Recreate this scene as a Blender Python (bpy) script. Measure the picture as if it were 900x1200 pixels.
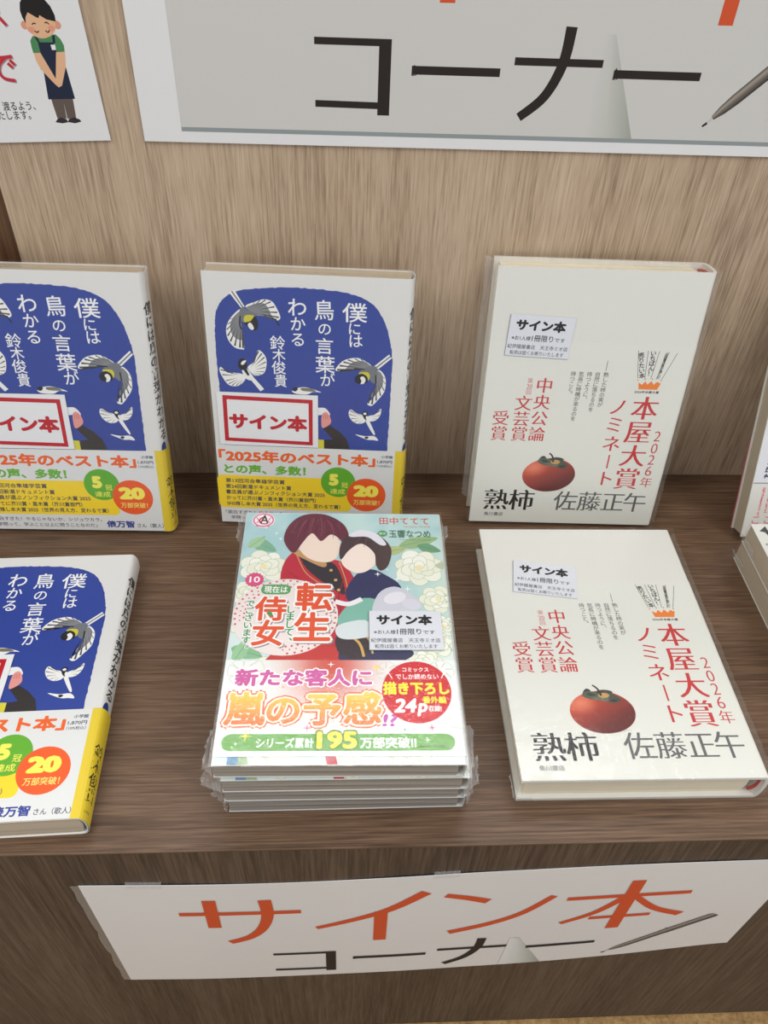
import bpy, math, random
from mathutils import Vector, Matrix, noise
from mathutils.geometry import tessellate_polygon

for _o in list(bpy.data.objects): bpy.data.objects.remove(_o)
S = bpy.context.scene
COL = S.collection
MM = 0.001

# ------------------------------------------------------------------ camera, light, exposure
cam_d = bpy.data.cameras.new('camera'); cam_d.sensor_fit = 'VERTICAL'; cam_d.sensor_height = 36.0
cam_d.lens = 933.5 / 1200 * 36.0; cam_d.clip_start = 0.01
cam = bpy.data.objects.new('camera', cam_d); COL.objects.link(cam)
cam.matrix_world = Matrix.Translation((-0.0146, -0.4882, 0.4246)) @ Matrix((
    (0.998546813, -0.000774767, -0.0538856332, 0),
    (-0.0383477322, 0.692320541, -0.720570413, 0),
    (0.037864405, 0.721589681, 0.69128476, 0), (0, 0, 0, 1)))
S.camera = cam
S.view_settings.view_transform = 'Standard'; S.view_settings.look = 'None'
S.view_settings.gamma = 1.0; S.view_settings.use_curve_mapping = False
S.view_settings.exposure = 0.14

W = bpy.data.worlds.new('world'); S.world = W; W.use_nodes = True
W.node_tree.nodes['Background'].inputs[0].default_value = (0.98, 1.0, 1.03, 1)
W.node_tree.nodes['Background'].inputs[1].default_value = 0.47

def area(name, loc, target, sx, sy, power, col=(1, 1, .99)):
    l = bpy.data.lights.new(name, 'AREA'); l.shape = 'RECTANGLE'; l.size = sx; l.size_y = sy
    l.energy = power; l.color = col
    o = bpy.data.objects.new(name, l); COL.objects.link(o); o.location = loc
    o.rotation_euler = (Vector(target) - Vector(loc)).to_track_quat('-Z', 'Y').to_euler()
    return o
area('ceiling_light_left', (-1.25, -1.15, 2.15), (0, -.1, 0.1), 0.9, 1.5, 24)
area('ceiling_light_right', (1.35, -1.10, 2.15), (0, -.1, 0.1), 0.9, 1.5, 24)
area('ceiling_light_rear', (0.05, 0.80, 2.2), (0, -.25, 0.0), 1.6, 0.35, 15)

# ------------------------------------------------------------------ small helpers
def lin(c):
    c = c / 255.0
    return c / 12.92 if c <= 0.04045 else ((c + 0.055) / 1.055) ** 2.4
def L(*rgb): return (lin(rgb[0]), lin(rgb[1]), lin(rgb[2]), 1.0)

def new_mat(name):
    m = bpy.data.materials.new(name); m.use_nodes = True
    return m, m.node_tree.nodes, m.node_tree.links, m.node_tree.nodes['Principled BSDF']

def plain(name, rgb, rough=.5, spec=.5, noise_amt=0.03, scale=300):
    m, N, K, P = new_mat(name)
    tc = N.new('ShaderNodeTexCoord'); nz = N.new('ShaderNodeTexNoise'); nz.inputs['Scale'].default_value = scale
    rp = N.new('ShaderNodeValToRGB'); a = L(*rgb)
    rp.color_ramp.elements[0].color = tuple(x * (1 - noise_amt) for x in a[:3]) + (1,)
    rp.color_ramp.elements[1].color = tuple(min(1, x * (1 + noise_amt)) for x in a[:3]) + (1,)
    K.new(tc.outputs['Object'], nz.inputs['Vector']); K.new(nz.outputs[0], rp.inputs[0]); K.new(rp.outputs[0], P.inputs['Base Color'])
    P.inputs['Roughness'].default_value = rough; P.inputs['Specular IOR Level'].default_value = spec
    return m

def wood(name, dark, mid, light, vertical, fine, broad, rough=.45, contrast=1.0, bump=.15):
    """laminate wood: long stretched fibres + broad tone + pores; axis of the grain is z (vertical) or x"""
    m, N, K, P = new_mat(name)
    tc = N.new('ShaderNodeTexCoord')
    def nz(sl, sc, detail=4, dist=0.0):
        mp = N.new('ShaderNodeMapping')
        mp.inputs['Scale'].default_value = (sc, sc, sl) if vertical else (sl, sc, sc)
        t = N.new('ShaderNodeTexNoise'); t.inputs['Scale'].default_value = 1.0; t.inputs['Detail'].default_value = detail
        t.inputs['Roughness'].default_value = .6; t.inputs['Distortion'].default_value = dist
        K.new(tc.outputs['Object'], mp.inputs['Vector']); K.new(mp.outputs[0], t.inputs['Vector'])
        return t.outputs[0]
    def mth(op, a, b):
        n = N.new('ShaderNodeMath'); n.operation = op
        for i, x in enumerate((a, b)):
            if isinstance(x, (int, float)): n.inputs[i].default_value = x
            else: K.new(x, n.inputs[i])
        return n.outputs[0]
    f1 = nz(fine * .026, fine, 4, .0); f2 = nz(broad * .08, broad, 3, .5); f3 = nz(fine * .075, fine * 2.0, 2, .0)
    s = mth('ADD', mth('ADD', mth('MULTIPLY', f1, .42), mth('MULTIPLY', f2, .34)), mth('MULTIPLY', f3, .41))
    s = mth('ADD', mth('MULTIPLY', mth('SUBTRACT', s, .585), 2.6 * contrast), .5)
    rp = N.new('ShaderNodeValToRGB'); e = rp.color_ramp.elements
    e[0].position = .12; e[0].color = L(*dark); e[1].position = .9; e[1].color = L(*light)
    q = e.new(.5); q.color = L(*mid)
    K.new(s, rp.inputs[0]); K.new(rp.outputs[0], P.inputs['Base Color'])
    bp = N.new('ShaderNodeBump'); bp.inputs['Strength'].default_value = bump; bp.inputs['Distance'].default_value = .0006
    K.new(f1, bp.inputs['Height']); K.new(bp.outputs[0], P.inputs['Normal'])
    P.inputs['Roughness'].default_value = rough; P.inputs['Specular IOR Level'].default_value = .35
    return m

def ink_mat(name, rough=.42, spec=.45):
    m, N, K, P = new_mat(name)
    a = N.new('ShaderNodeVertexColor'); a.layer_name = 'ink'
    K.new(a.outputs[0], P.inputs['Base Color'])
    P.inputs['Roughness'].default_value = rough; P.inputs['Specular IOR Level'].default_value = spec
    return m

def page_mat(name, c0, c1, scale=2600):
    m, N, K, P = new_mat(name)
    tc = N.new('ShaderNodeTexCoord'); mp = N.new('ShaderNodeMapping'); mp.inputs['Scale'].default_value = (6, 6, scale)
    t = N.new('ShaderNodeTexNoise'); t.inputs['Scale'].default_value = 1; t.inputs['Detail'].default_value = 3
    rp = N.new('ShaderNodeValToRGB'); rp.color_ramp.elements[0].position = .3; rp.color_ramp.elements[1].position = .7
    rp.color_ramp.elements[0].color = L(*c0); rp.color_ramp.elements[1].color = L(*c1)
    bp = N.new('ShaderNodeBump'); bp.inputs['Strength'].default_value = .35; bp.inputs['Distance'].default_value = .0003
    K.new(tc.outputs['Object'], mp.inputs[0]); K.new(mp.outputs[0], t.inputs[0]); K.new(t.outputs[0], rp.inputs[0])
    K.new(rp.outputs[0], P.inputs['Base Color']); K.new(t.outputs[0], bp.inputs['Height']); K.new(bp.outputs[0], P.inputs['Normal'])
    P.inputs['Roughness'].default_value = .8; P.inputs['Specular IOR Level'].default_value = .2
    return m

def film_mat(name, haze=.03, bump=.25, rough=.09, scale=260):
    m, N, K, P = new_mat(name)
    out = N['Material Output']; N.remove(P)
    tr = N.new('ShaderNodeBsdfTransparent'); gl = N.new('ShaderNodeBsdfGlossy'); df = N.new('ShaderNodeBsdfDiffuse')
    gl.inputs['Roughness'].default_value = rough; gl.inputs['Color'].default_value = (1, 1, 1, 1)
    df.inputs['Color'].default_value = (.85, .85, .83, 1)
    lw = N.new('ShaderNodeLayerWeight'); lw.inputs['Blend'].default_value = .5
    pw = N.new('ShaderNodeMath'); pw.operation = 'POWER'; pw.inputs[1].default_value = 4.5
    fr = N.new('ShaderNodeMath'); fr.operation = 'MULTIPLY_ADD'; fr.inputs[1].default_value = .7; fr.inputs[2].default_value = .03
    K.new(lw.outputs['Facing'], pw.inputs[0]); K.new(pw.outputs[0], fr.inputs[0])
    tc = N.new('ShaderNodeTexCoord'); nz = N.new('ShaderNodeTexNoise'); nz.inputs['Scale'].default_value = scale
    nz.inputs['Detail'].default_value = 3; nz.inputs['Distortion'].default_value = 1.5
    bp = N.new('ShaderNodeBump'); bp.inputs['Strength'].default_value = bump; bp.inputs['Distance'].default_value = .002
    K.new(tc.outputs['Object'], nz.inputs['Vector']); K.new(nz.outputs[0], bp.inputs['Height'])
    K.new(bp.outputs[0], gl.inputs['Normal'])
    m1 = N.new('ShaderNodeMixShader'); m2 = N.new('ShaderNodeMixShader')
    m1.inputs[0].default_value = haze
    K.new(tr.outputs[0], m1.inputs[1]); K.new(df.outputs[0], m1.inputs[2])
    K.new(fr.outputs[0], m2.inputs[0]); K.new(m1.outputs[0], m2.inputs[1]); K.new(gl.outputs[0], m2.inputs[2])
    K.new(m2.outputs[0], out.inputs['Surface'])
    return m

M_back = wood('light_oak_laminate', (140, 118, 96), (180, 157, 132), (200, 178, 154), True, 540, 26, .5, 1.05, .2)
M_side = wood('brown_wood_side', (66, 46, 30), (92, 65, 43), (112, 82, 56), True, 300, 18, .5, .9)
M_shelf = wood('walnut_laminate_shelf', (70, 51, 37), (102, 78, 59), (130, 103, 81), False, 430, 26, .42, .95, .15)
M_front = wood('walnut_laminate_front', (56, 45, 37), (76, 62, 52), (94, 79, 67), True, 420, 22, .5, 1.2, .15)
M_floor = wood('orange_wood_floor', (112, 84, 48), (160, 126, 80), (188, 156, 104), True, 160, 12, .4, .8)
M_ink = ink_mat('printed_ink'); M_inkm = ink_mat('matte_printed_ink', .6, .3)
M_white = plain('coated_cover_paper', (222, 221, 213), .45, .4, .012)
M_whiteB = plain('glossy_white_jacket', (219, 218, 214), .35, .5, .012)
M_band = plain('white_band_paper', (222, 222, 219), .4, .45, .012)
M_bandP = plain('tall_cream_band_paper', (223, 223, 214), .45, .4, .012)
M_card = plain('white_card_paper', (230, 230, 230), .45, .4, .01)
M_stick = plain('cool_white_label', (219, 221, 227), .5, .4, .01)
M_sign = plain('laminated_sign_paper', (224, 224, 223), .3, .5, .015, 60)
M_pagC = page_mat('cream_pages', (216, 202, 172), (246, 238, 216))
M_pagB = page_mat('ivory_pages', (168, 152, 128), (204, 190, 168))
M_pagM = page_mat('grey_comic_pages', (112, 106, 98), (182, 176, 167), 1500)
M_red = plain('red_headband', (186, 62, 50), .6, .3, .1)
M_pink = plain('pink_back_board', (190, 92, 100), .5, .4, .05)
M_film = film_mat('clear_shrink_film', .008, .12, .12); M_flap = film_mat('crumpled_film', .15, 1.0, .10, 520)
M_tape = film_mat('clear_tape', .16, .2, .15)

def link(name, verts, faces, mat, parent=None, kind=None, smooth=False, cols=None):
    me = bpy.data.meshes.new(name); me.from_pydata([tuple(p) for p in verts], [], faces)
    me.materials.append(mat)
    if cols:
        at = me.color_attributes.new('ink', 'FLOAT_COLOR', 'POINT')
        at.data.foreach_set('color', [x for c in cols for x in c])
    if smooth: me.polygons.foreach_set('use_smooth', [True] * len(me.polygons))
    me.update()
    o = bpy.data.objects.new(name, me); COL.objects.link(o)
    if parent: o.parent = parent
    if kind: o['kind'] = kind
    return o
def fix_normals(o):
    import bmesh
    b = bmesh.new(); b.from_mesh(o.data); bmesh.ops.recalc_face_normals(b, faces=b.faces); b.to_mesh(o.data); b.free()
    return o
def box(name, a, b, mat, parent=None, kind=None, bev=0.0):
    import bmesh
    bm = bmesh.new(); bmesh.ops.create_cube(bm, size=1)
    for v in bm.verts:
        v.co = Vector([(a[i] + b[i]) / 2 + v.co[i] * (b[i] - a[i]) for i in range(3)])
    if bev: bmesh.ops.bevel(bm, geom=bm.edges[:], offset=bev, segments=2, affect='EDGES', profile=.6)
    me = bpy.data.meshes.new(name); bm.to_mesh(me); bm.free(); me.materials.append(mat)
    o = bpy.data.objects.new(name, me); COL.objects.link(o)
    if parent: o.parent = parent
    if kind: o['kind'] = kind
    return o
def thing(name, label, cat, group=None):
    o = bpy.data.objects.new(name, None); COL.objects.link(o); o.empty_display_size = .02
    o['label'] = label; o['category'] = cat
    if group: o['group'] = group
    return o
def dup(root, label, skip=()):
    def cp(o, par):
        c = o.copy(); COL.objects.link(c)
        if par: c.parent = par
        for ch in list(o.children):
            if ch.name.split('.')[0] not in skip: cp(ch, c)
        return c
    r = cp(root, None); r['label'] = label
    return r

# ------------------------------------------------------------------ printing: flat ink polygons in millimetres
GL = {}
def glyphs(s, off=0.0):
    """outline of a string in the built-in font, em = 1; returns (verts2d, faces)"""
    k = (s, off)
    if k not in GL:
        c = bpy.data.curves.new('lettering', 'FONT'); c.body = s; c.size = 1; c.offset = off; c.resolution_u = 3
        o = bpy.data.objects.new('lettering', c); COL.objects.link(o)
        dg = bpy.context.evaluated_depsgraph_get(); dg.update()
        me = bpy.data.meshes.new_from_object(o.evaluated_get(dg))
        GL[k] = ([(v.co.x, v.co.y) for v in me.vertices], [tuple(p.vertices) for p in me.polygons])
        bpy.data.objects.remove(o); bpy.data.curves.remove(c); bpy.data.meshes.remove(me)
    return GL[k]
def ring8(r, n=8): return [(r * math.cos(2 * math.pi * i / n), r * math.sin(2 * math.pi * i / n)) for i in range(n)]

class Print:
    def __init__(self): self.v = []; self.f = []; self.c = []; self.z = 0; self.mark = 0; self.lay = []
    def up(self, n=1):
        """close a group: it goes one ink layer above everything it overlaps"""
        g = self.v[self.mark:]
        if not g: return
        b = (min(p[0] for p in g), max(p[0] for p in g), min(p[1] for p in g), max(p[1] for p in g))
        z = 1 + max([q[4] for q in self.lay if q[0] <= b[1] and q[1] >= b[0] and q[2] <= b[3] and q[3] >= b[2]], default=0)
        self.v[self.mark:] = [(p[0], p[1], p[2] + z) for p in g]
        self.lay.append(b + (z + max(p[2] for p in g),)); self.mark = len(self.v)
    def add(self, pts, faces, col, z=0.0):
        b = len(self.v)
        for i, p in enumerate(pts):
            self.v.append((p[0], p[1], z))
            cc = col(p) if callable(col) else (col[i] if isinstance(col, list) else col)
            self.c.append(cc if len(cc) == 4 else L(*cc))
        self.f += [tuple(b + i for i in f) for f in faces]
    def poly(self, pts, col, holes=()):
        loops = [[Vector((p[0], p[1], 0)) for p in pts]] + [[Vector((p[0], p[1], 0)) for p in h] for h in holes]
        tr = tessellate_polygon(loops); flat = [p for l in loops for p in l]
        fs = []
        for t in tr:
            a, b_, c_ = (flat[i] for i in t)
            cr = (b_ - a).cross(c_ - a).z
            fs.append(t if cr > 0 else (t[0], t[2], t[1]))
        self.add([(p.x, p.y) for p in flat], fs, col); self.up()
    def rect(self, u0, v0, u1, v1, col, nu=1, nv=1):
        pts = [(u0 + (u1 - u0) * i / nu, v0 + (v1 - v0) * j / nv) for j in range(nv + 1) for i in range(nu + 1)]
        fs = [(j * (nu + 1) + i, j * (nu + 1) + i + 1, (j + 1) * (nu + 1) + i + 1, (j + 1) * (nu + 1) + i) for j in range(nv) for i in range(nu)]
        self.add(pts, fs, col); self.up()
    def ell(self, cx, cy, rx, ry, col, n=28, rot=0, a0=0, a1=360):
        ca, sa = math.cos(math.radians(rot)), math.sin(math.radians(rot))
        pts = [(cx, cy)]
        for i in range(n + 1):
            t = math.radians(a0 + (a1 - a0) * i / n); x, y = rx * math.cos(t), ry * math.sin(t)
            pts.append((cx + x * ca - y * sa, cy + x * sa + y * ca))
        self.add(pts, [(0, i, i + 1) for i in range(1, n + 1)], col); self.up()
    def rrect(self, u0, v0, u1, v1, r, col):
        pts = []
        for cx, cy, a in ((u1 - r, v0 + r, -90), (u1 - r, v1 - r, 0), (u0 + r, v1 - r, 90), (u0 + r, v0 + r, 180)):
            for i in range(7):
                t = math.radians(a + 15 * i); pts.append((cx + r * math.cos(t), cy + r * math.sin(t)))
        self.poly(pts, col)
    def stroke(self, pts, w, col, sub=0):
        """polyline with width (or list of widths), square ends"""
        if sub:
            pts = smooth_line(pts, sub)
        n = len(pts); ws = w if isinstance(w, (list, tuple)) else [w] * n
        if len(ws) != n:
            ws = [ws[0] + (ws[-1] - ws[0]) * i / (n - 1) for i in range(n)]
        q = []
        for i, p in enumerate(pts):
            a = pts[max(0, i - 1)]; b = pts[min(n - 1, i + 1)]
            dx, dy = b[0] - a[0], b[1] - a[1]; l = math.hypot(dx, dy) or 1
            nx, ny = -dy / l * ws[i] / 2, dx / l * ws[i] / 2
            q += [(p[0] - nx, p[1] - ny), (p[0] + nx, p[1] + ny)]
        fs = [(2 * i, 2 * i + 2, 2 * i + 3, 2 * i + 1) for i in range(n - 1)]
        self.add(q, fs, col); self.up()
    def glyph(self, s, off, xf, col, bold=0.0, hb=0.0):
        vs, fs = glyphs(s, off)
        offs = [(0, 0)]
        if bold: offs = [(0, 0)] + ring8(bold, 8 if bold > .02 else 4)
        if hb: offs = [(-hb, 0), (0, 0), (hb, 0)]
        for i, (dx, dy) in enumerate(offs):
            self.add([xf(x + dx, y + dy) for x, y in vs], fs, col, i * .4)
    def h(self, s, u0, u1, v0, v1, col, bold=0.0, off=0.0, hb=0.0, shear=0.0, keep=False, rot=0.0):
        """horizontal text stretched to the box u0..u1, v0..v1"""
        vs, _ = glyphs(s, off)
        x0 = min(p[0] for p in vs) - bold - hb; x1 = max(p[0] for p in vs) + bold + hb
        y0 = min(p[1] for p in vs) - bold; y1 = max(p[1] for p in vs) + bold
        sx = (u1 - u0) / (x1 - x0); sy = (v1 - v0) / (y1 - y0)
        ca, sa = math.cos(rot), math.sin(rot); cu, cv = (u0 + u1) / 2, (v0 + v1) / 2
        def xf(x, y):
            yy = (y - y0) * sy; a = u0 + (x - x0) * sx + shear * yy - cu; b = v0 + yy - cv
            return (cu + a * ca - b * sa, cv + a * sa + b * ca)
        self.glyph(s, off, xf, col, bold, hb); self.up()
    def ch(self, c, u, v, size, col, bold=0.0, off=0.0, hb=0.0, rot=0.0, sx=1.0, sy=1.0, turn=0.0, shear=0.0):
        """one full-width character, em cell centred at u, v"""
        ca, sa = math.cos(rot), math.sin(rot)
        vert = turn
        def xf(x, y):
            a, b = x - .5, y - .38
            if vert: a, b = b * 1.0, -a
            a *= size * sx; b *= size * sy; a += shear * b
            return (u + a * ca - b * sa, v + a * sa + b * ca)
        self.glyph(c, off, xf, col, bold, hb)
    def vt(self, s, u, v, pitch, size, col, d=(0, -1), **k):
        """vertical text, first cell centre u, v"""
        for i, c in enumerate(s):
            a, b = u + d[0] * pitch * i, v + d[1] * pitch * i; kk = dict(k)
            if c in '、。': a += .6 * size; b += .55 * size
            if c in 'ー―': kk['turn'] = 1
            if c in 'ょゃゅっ': a += .1 * size
            if c != ' ': self.ch(c, a, b, size, col, **kk)
        self.up()
    def build(self, name, parent, xf, mat, step=0.02):
        self.up()
        top = max(p[2] for p in self.v); step = min(.006, .4 / top)
        return link(name, [xf(u, v, .02 + z * step) for u, v, z in self.v], self.f, mat, parent, cols=self.c)

def smooth_line(p, n):
    out = []
    for i in range(len(p) - 1):
        p0 = p[max(0, i - 1)]; p1 = p[i]; p2 = p[i + 1]; p3 = p[min(len(p) - 1, i + 2)]
        for k in range(n):
            t = k / n
            out.append(tuple(.5 * ((2 * p1[j]) + (-p0[j] + p2[j]) * t + (2 * p0[j] - 5 * p1[j] + 4 * p2[j] - p3[j]) * t * t
                                   + (-p0[j] + 3 * p1[j] - 3 * p2[j] + p3[j]) * t ** 3) for j in (0, 1)))
    out.append(tuple(p[-1])); return out
def smooth_loop(p, n):
    q = [p[-1]] + list(p) + [p[0], p[1]]
    out = []
    for i in range(1, len(p) + 1):
        p0, p1, p2, p3 = q[i - 1], q[i], q[i + 1], q[i + 2]
        for k in range(n):
            t = k / n
            out.append(tuple(.5 * ((2 * p1[j]) + (-p0[j] + p2[j]) * t + (2 * p0[j] - 5 * p1[j] + 4 * p2[j] - p3[j]) * t * t
                                   + (-p0[j] + 3 * p1[j] - 3 * p2[j] + p3[j]) * t ** 3) for j in (0, 1)))
    return out
def blend(a, b, t):
    t = max(0, min(1, t)); return tuple(a[i] + (b[i] - a[i]) * t for i in range(3))

# ------------------------------------------------------------------ books: cross sections in mm, spine on the right
class Book:
    """w x h x t mm; front face at z = t; the cover folds round the spine at x = w"""
    def __init__(self, w, h, t, board, bulge, edge=2.5, sq=.6):
        self.w, self.h, self.t, self.board, self.edge = w, h, t, board, edge
        n = 14; sp = []
        for i in range(n + 1):
            a = math.pi * i / n
            sp.append((w + bulge * math.sin(a) ** sq, t / 2 + t / 2 * (abs(math.cos(a)) ** sq) * (1 if math.cos(a) > 0 else -1)))
        self.path = [(0, t), (w * .35, t), (w * .7, t)] + sp + [(w * .7, 0), (w * .35, 0), (0, 0)]
        self.sp = sp
        self.arc = [0]
        for a, b in zip(sp, sp[1:]): self.arc.append(self.arc[-1] + math.hypot(b[0] - a[0], b[1] - a[1]))
    def normals(self, path):
        out = []
        for i in range(len(path)):
            a = path[max(0, i - 1)]; b = path[min(len(path) - 1, i + 1)]
            dx, dz = b[0] - a[0], b[1] - a[1]; l = math.hypot(dx, dz) or 1
            out.append((-dz / l, dx / l))        # path runs clockwise seen from below: left side is outside
        return out
    def shell(self, name, off_out, thick, y0, y1, mat, parent):
        P = self.path; nn = self.normals(P)
        O = [(p[0] + n[0] * off_out, p[1] + n[1] * off_out) for p, n in zip(P, nn)]
        I = [(p[0] + n[0] * (off_out - thick), p[1] + n[1] * (off_out - thick)) for p, n in zip(P, nn)]
        k = len(P); v = []
        for y in (y0, y1):
            v += [(x * MM, y * MM, z * MM) for x, z in O] + [(x * MM, y * MM, z * MM) for x, z in I]
        o0, i0, o1, i1 = 0, k, 2 * k, 3 * k; f = []
        for i in range(k - 1):
            f += [(o0 + i, o1 + i, o1 + i + 1, o0 + i + 1), (i0 + i, i0 + i + 1, i1 + i + 1, i1 + i),
                  (o0 + i, o0 + i + 1, i0 + i + 1, i0 + i), (o1 + i, i1 + i, i1 + i + 1, o1 + i + 1)]
        f += [(o0, i0, i1, o1), (o0 + k - 1, o1 + k - 1, i1 + k - 1, i0 + k - 1)]
        return fix_normals(link(name, v, f, mat, parent))
    def pages(self, mat, parent, inset=None, spine_gap=1.0, curve=0.0, name='page_block'):
        e = self.edge if inset is None else inset; b = self.board + .02; n = 8
        pr = [(e, self.t - b)]
        for i in range(n + 1):
            a = math.pi * i / n
            pr.append((self.w - spine_gap + curve * math.sin(a), self.t / 2 + (self.t / 2 - b) * math.cos(a)))
        pr.append((e, b)); k = len(pr); v = []
        for y in (e * .9, self.h - e * .9): v += [(x * MM, y * MM, z * MM) for x, z in pr]
        f = [(i, (i + 1) % k, (i + 1) % k + k, i + k) for i in range(k)]
        f += [tuple(range(k)), tuple(range(2 * k - 1, k - 1, -1))]
        return fix_normals(link(name, v, f, mat, parent))
    def headband(self, y, mat, parent):
        """coloured arc of the spine lining seen in the hollow of the back"""
        n = 12; v = []; f = []
        for i in range(n + 1):
            a = math.pi * (.06 + .88 * i / n)
            for r in (0, 1):
                k = self.board + .25 + r * 2.2
                v.append(((self.w - 4.2 + (6.4 - 1.6 * r) * math.sin(a)) * MM, y * MM, (self.t / 2 + (self.t / 2 - k) * math.cos(a)) * MM))
        for i in range(n): f.append((2 * i, 2 * i + 2, 2 * i + 3, 2 * i + 1))
        o = link('headband', v, f, mat, parent)
        md = o.modifiers.new('thick', 'SOLIDIFY'); md.thickness = .0012; md.offset = 0
        return o
    def wrap(self, u, v, lift, base=0.0):
        d = base + lift
        if u <= self.w: return (u * MM, v * MM, (self.t + d) * MM)
        s = u - self.w; i = 0; d += .16
        while i < len(self.arc) - 2 and self.arc[i + 1] < s: i += 1
        q = (s - self.arc[i]) / max(1e-6, self.arc[i + 1] - self.arc[i]); q = min(q, 1)
        a, b = self.sp[i], self.sp[i + 1]; x = a[0] + (b[0] - a[0]) * q; z = a[1] + (b[1] - a[1]) * q
        dx, dz = b[0] - a[0], b[1] - a[1]; l = math.hypot(dx, dz) or 1
        return ((x - dz / l * d) * MM, v * MM, (z + dx / l * d) * MM)
    def film(self, parent, seed, gap=.45, x_extra=0.0, crinkle=.35):
        """clear film pulled round the whole book, puckered along its edges"""
        rnd = random.Random(seed); m = gap
        x0, x1, y0, y1, z0, z1 = -m, self.w + x_extra + m, -m, self.h + m, -m * .2, self.t + m
        v = []; f = []; NX, NY, NZ = 34, 46, 4
        def put(nu, nv, fn):
            b = len(v)
            for j in range(nv + 1):
                for i in range(nu + 1): v.append(fn(i / nu, j / nv))
            for j in range(nv):
                for i in range(nu):
                    a = b + j * (nu + 1) + i; f.append((a, a + 1, a + nu + 2, a + nu + 1))
        def dis(x, y, z, n):
            de = min(x - x0, x1 - x, y - y0, y1 - y) if n[2] else min(3.0, abs(z - z0) + abs(z - z1))
            k = crinkle * (math.exp(-de / 9.0) if n[2] else .8)
            q = noise.noise(Vector((x * .32 + seed * 7, y * .32, z * .32))) * k
            q = max(-gap * .45, q)
            return ((x + n[0] * q) * MM, (y + n[1] * q) * MM, (z + n[2] * q) * MM)
        lx = lambda a: x0 + (x1 - x0) * a; ly = lambda a: y0 + (y1 - y0) * a; lz = lambda a: z0 + (z1 - z0) * a
        put(NX, NY, lambda a, b: dis(lx(a), ly(b), z1, (0, 0, 1)))
        put(NX, NZ, lambda a, b: dis(lx(a), y0, lz(b), (0, -1, 0)))
        put(NX, NZ, lambda a, b: dis(lx(1 - a), y1, lz(b), (0, 1, 0)))
        put(NY, NZ, lambda a, b: dis(x0, ly(1 - a), lz(b), (-1, 0, 0)))
        put(NY, NZ, lambda a, b: dis(x1, ly(a), lz(b), (1, 0, 0)))
        return link('shrink_wrap', v, f, M_film, parent, smooth=True)

def flap(parent, pts, seed, amp=.9, n=9, name='film_flap'):
    """crumpled fin of spare film; pts = outline quad in mm (local)"""
    A, B, C, D = [Vector(p) for p in pts]; v = []; f = []
    for j in range(n + 1):
        for i in range(n + 1):
            a, b = i / n, j / n
            p = (A * (1 - a) + B * a) * (1 - b) + (D * (1 - a) + C * a) * b
            r = .5 - abs(.5 - a); k = amp * (0.25 + 1.2 * b)
            q = Vector((noise.noise(p * .9 + Vector((seed, 0, 0))), noise.noise(p * .9 + Vector((0, seed, 5))), noise.noise(p * .9 + Vector((3, 9, seed))))) * k
            if b == 0: q *= .1
            v.append((p + q) * MM)
    for j in range(n):
        for i in range(n):
            a = j * (n + 1) + i; f.append((a, a + 1, a + n + 2, a + n + 1))
    return link(name, v, f, M_flap, parent)

def lay(o, cx, cy, yaw, w, h, z=0.0):
    o.matrix_world = Matrix.Translation((cx, cy, z)) @ Matrix.Rotation(yaw, 4, 'Z') @ Matrix.Translation((-w / 2 * MM, -h / 2 * MM, 0))
def stand(o, x, y, yaw, lean, w, t):
    s, c = math.sin(lean), math.cos(lean)
    R = Matrix.Rotation(yaw, 3, 'Z') @ Matrix(((1, 0, 0), (0, s, -c), (0, c, s)))
    n = R.col[2]; org = Vector((x, y, t * MM * s)) - R.col[0] * (w / 2 * MM) - n * (t * MM)
    o.matrix_world = Matrix.Translation(org) @ R.to_4x4()

BLACK = (28, 26, 27)
SIGNW, SIGNH = 43.0, 28.6
def sticker_print():
    p = Print(); k = (20, 20, 22); g = (62, 64, 70)
    p.rect(0, 0, .35, SIGNH, (120, 122, 128)); p.rect(0, 0, SIGNW, .25, (130, 132, 138))
    p.h('サイン本', 4.6, 37.6, 18.0, 25.8, k, bold=.055)
    p.h('※お1人様', 3.0, 15.6, 11.4, 14.4, g, bold=.012); p.h('1冊限り', 16.4, 30.6, 11.0, 15.4, (40, 40, 44), bold=.012)
    p.h('です', 31.6, 38.6, 11.5, 14.2, g, bold=.012)
    p.h('紀伊國屋書店　天王寺ミオ店', 1.2, 41.4, 5.5, 8.5, g, bold=.006)
    p.h('転売は固くお断りいたします', 3.4, 39.4, 1.3, 4.2, g, bold=.006)
    return p
def make_sticker(parent):
    o = link('sticker', [(x * MM, y * MM, z * MM) for z in (0, .1) for x, y in ((0, 0), (SIGNW, 0), (SIGNW, SIGNH), (0, SIGNH))],
             [(3, 2, 1, 0), (4, 5, 6, 7), (0, 1, 5, 4), (1, 2, 6, 5), (2, 3, 7, 6), (3, 0, 4, 7)], M_stick, parent)
    sticker_print().build('sticker_print', o, lambda u, v, l: (u * MM, v * MM, (.1 + l) * MM), M_inkm, .01)
    return o
def put_sticker(o, u, v, deg, z):
    o.location = (u * MM, v * MM, z * MM); o.rotation_euler = (0, 0, math.radians(deg))

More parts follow.
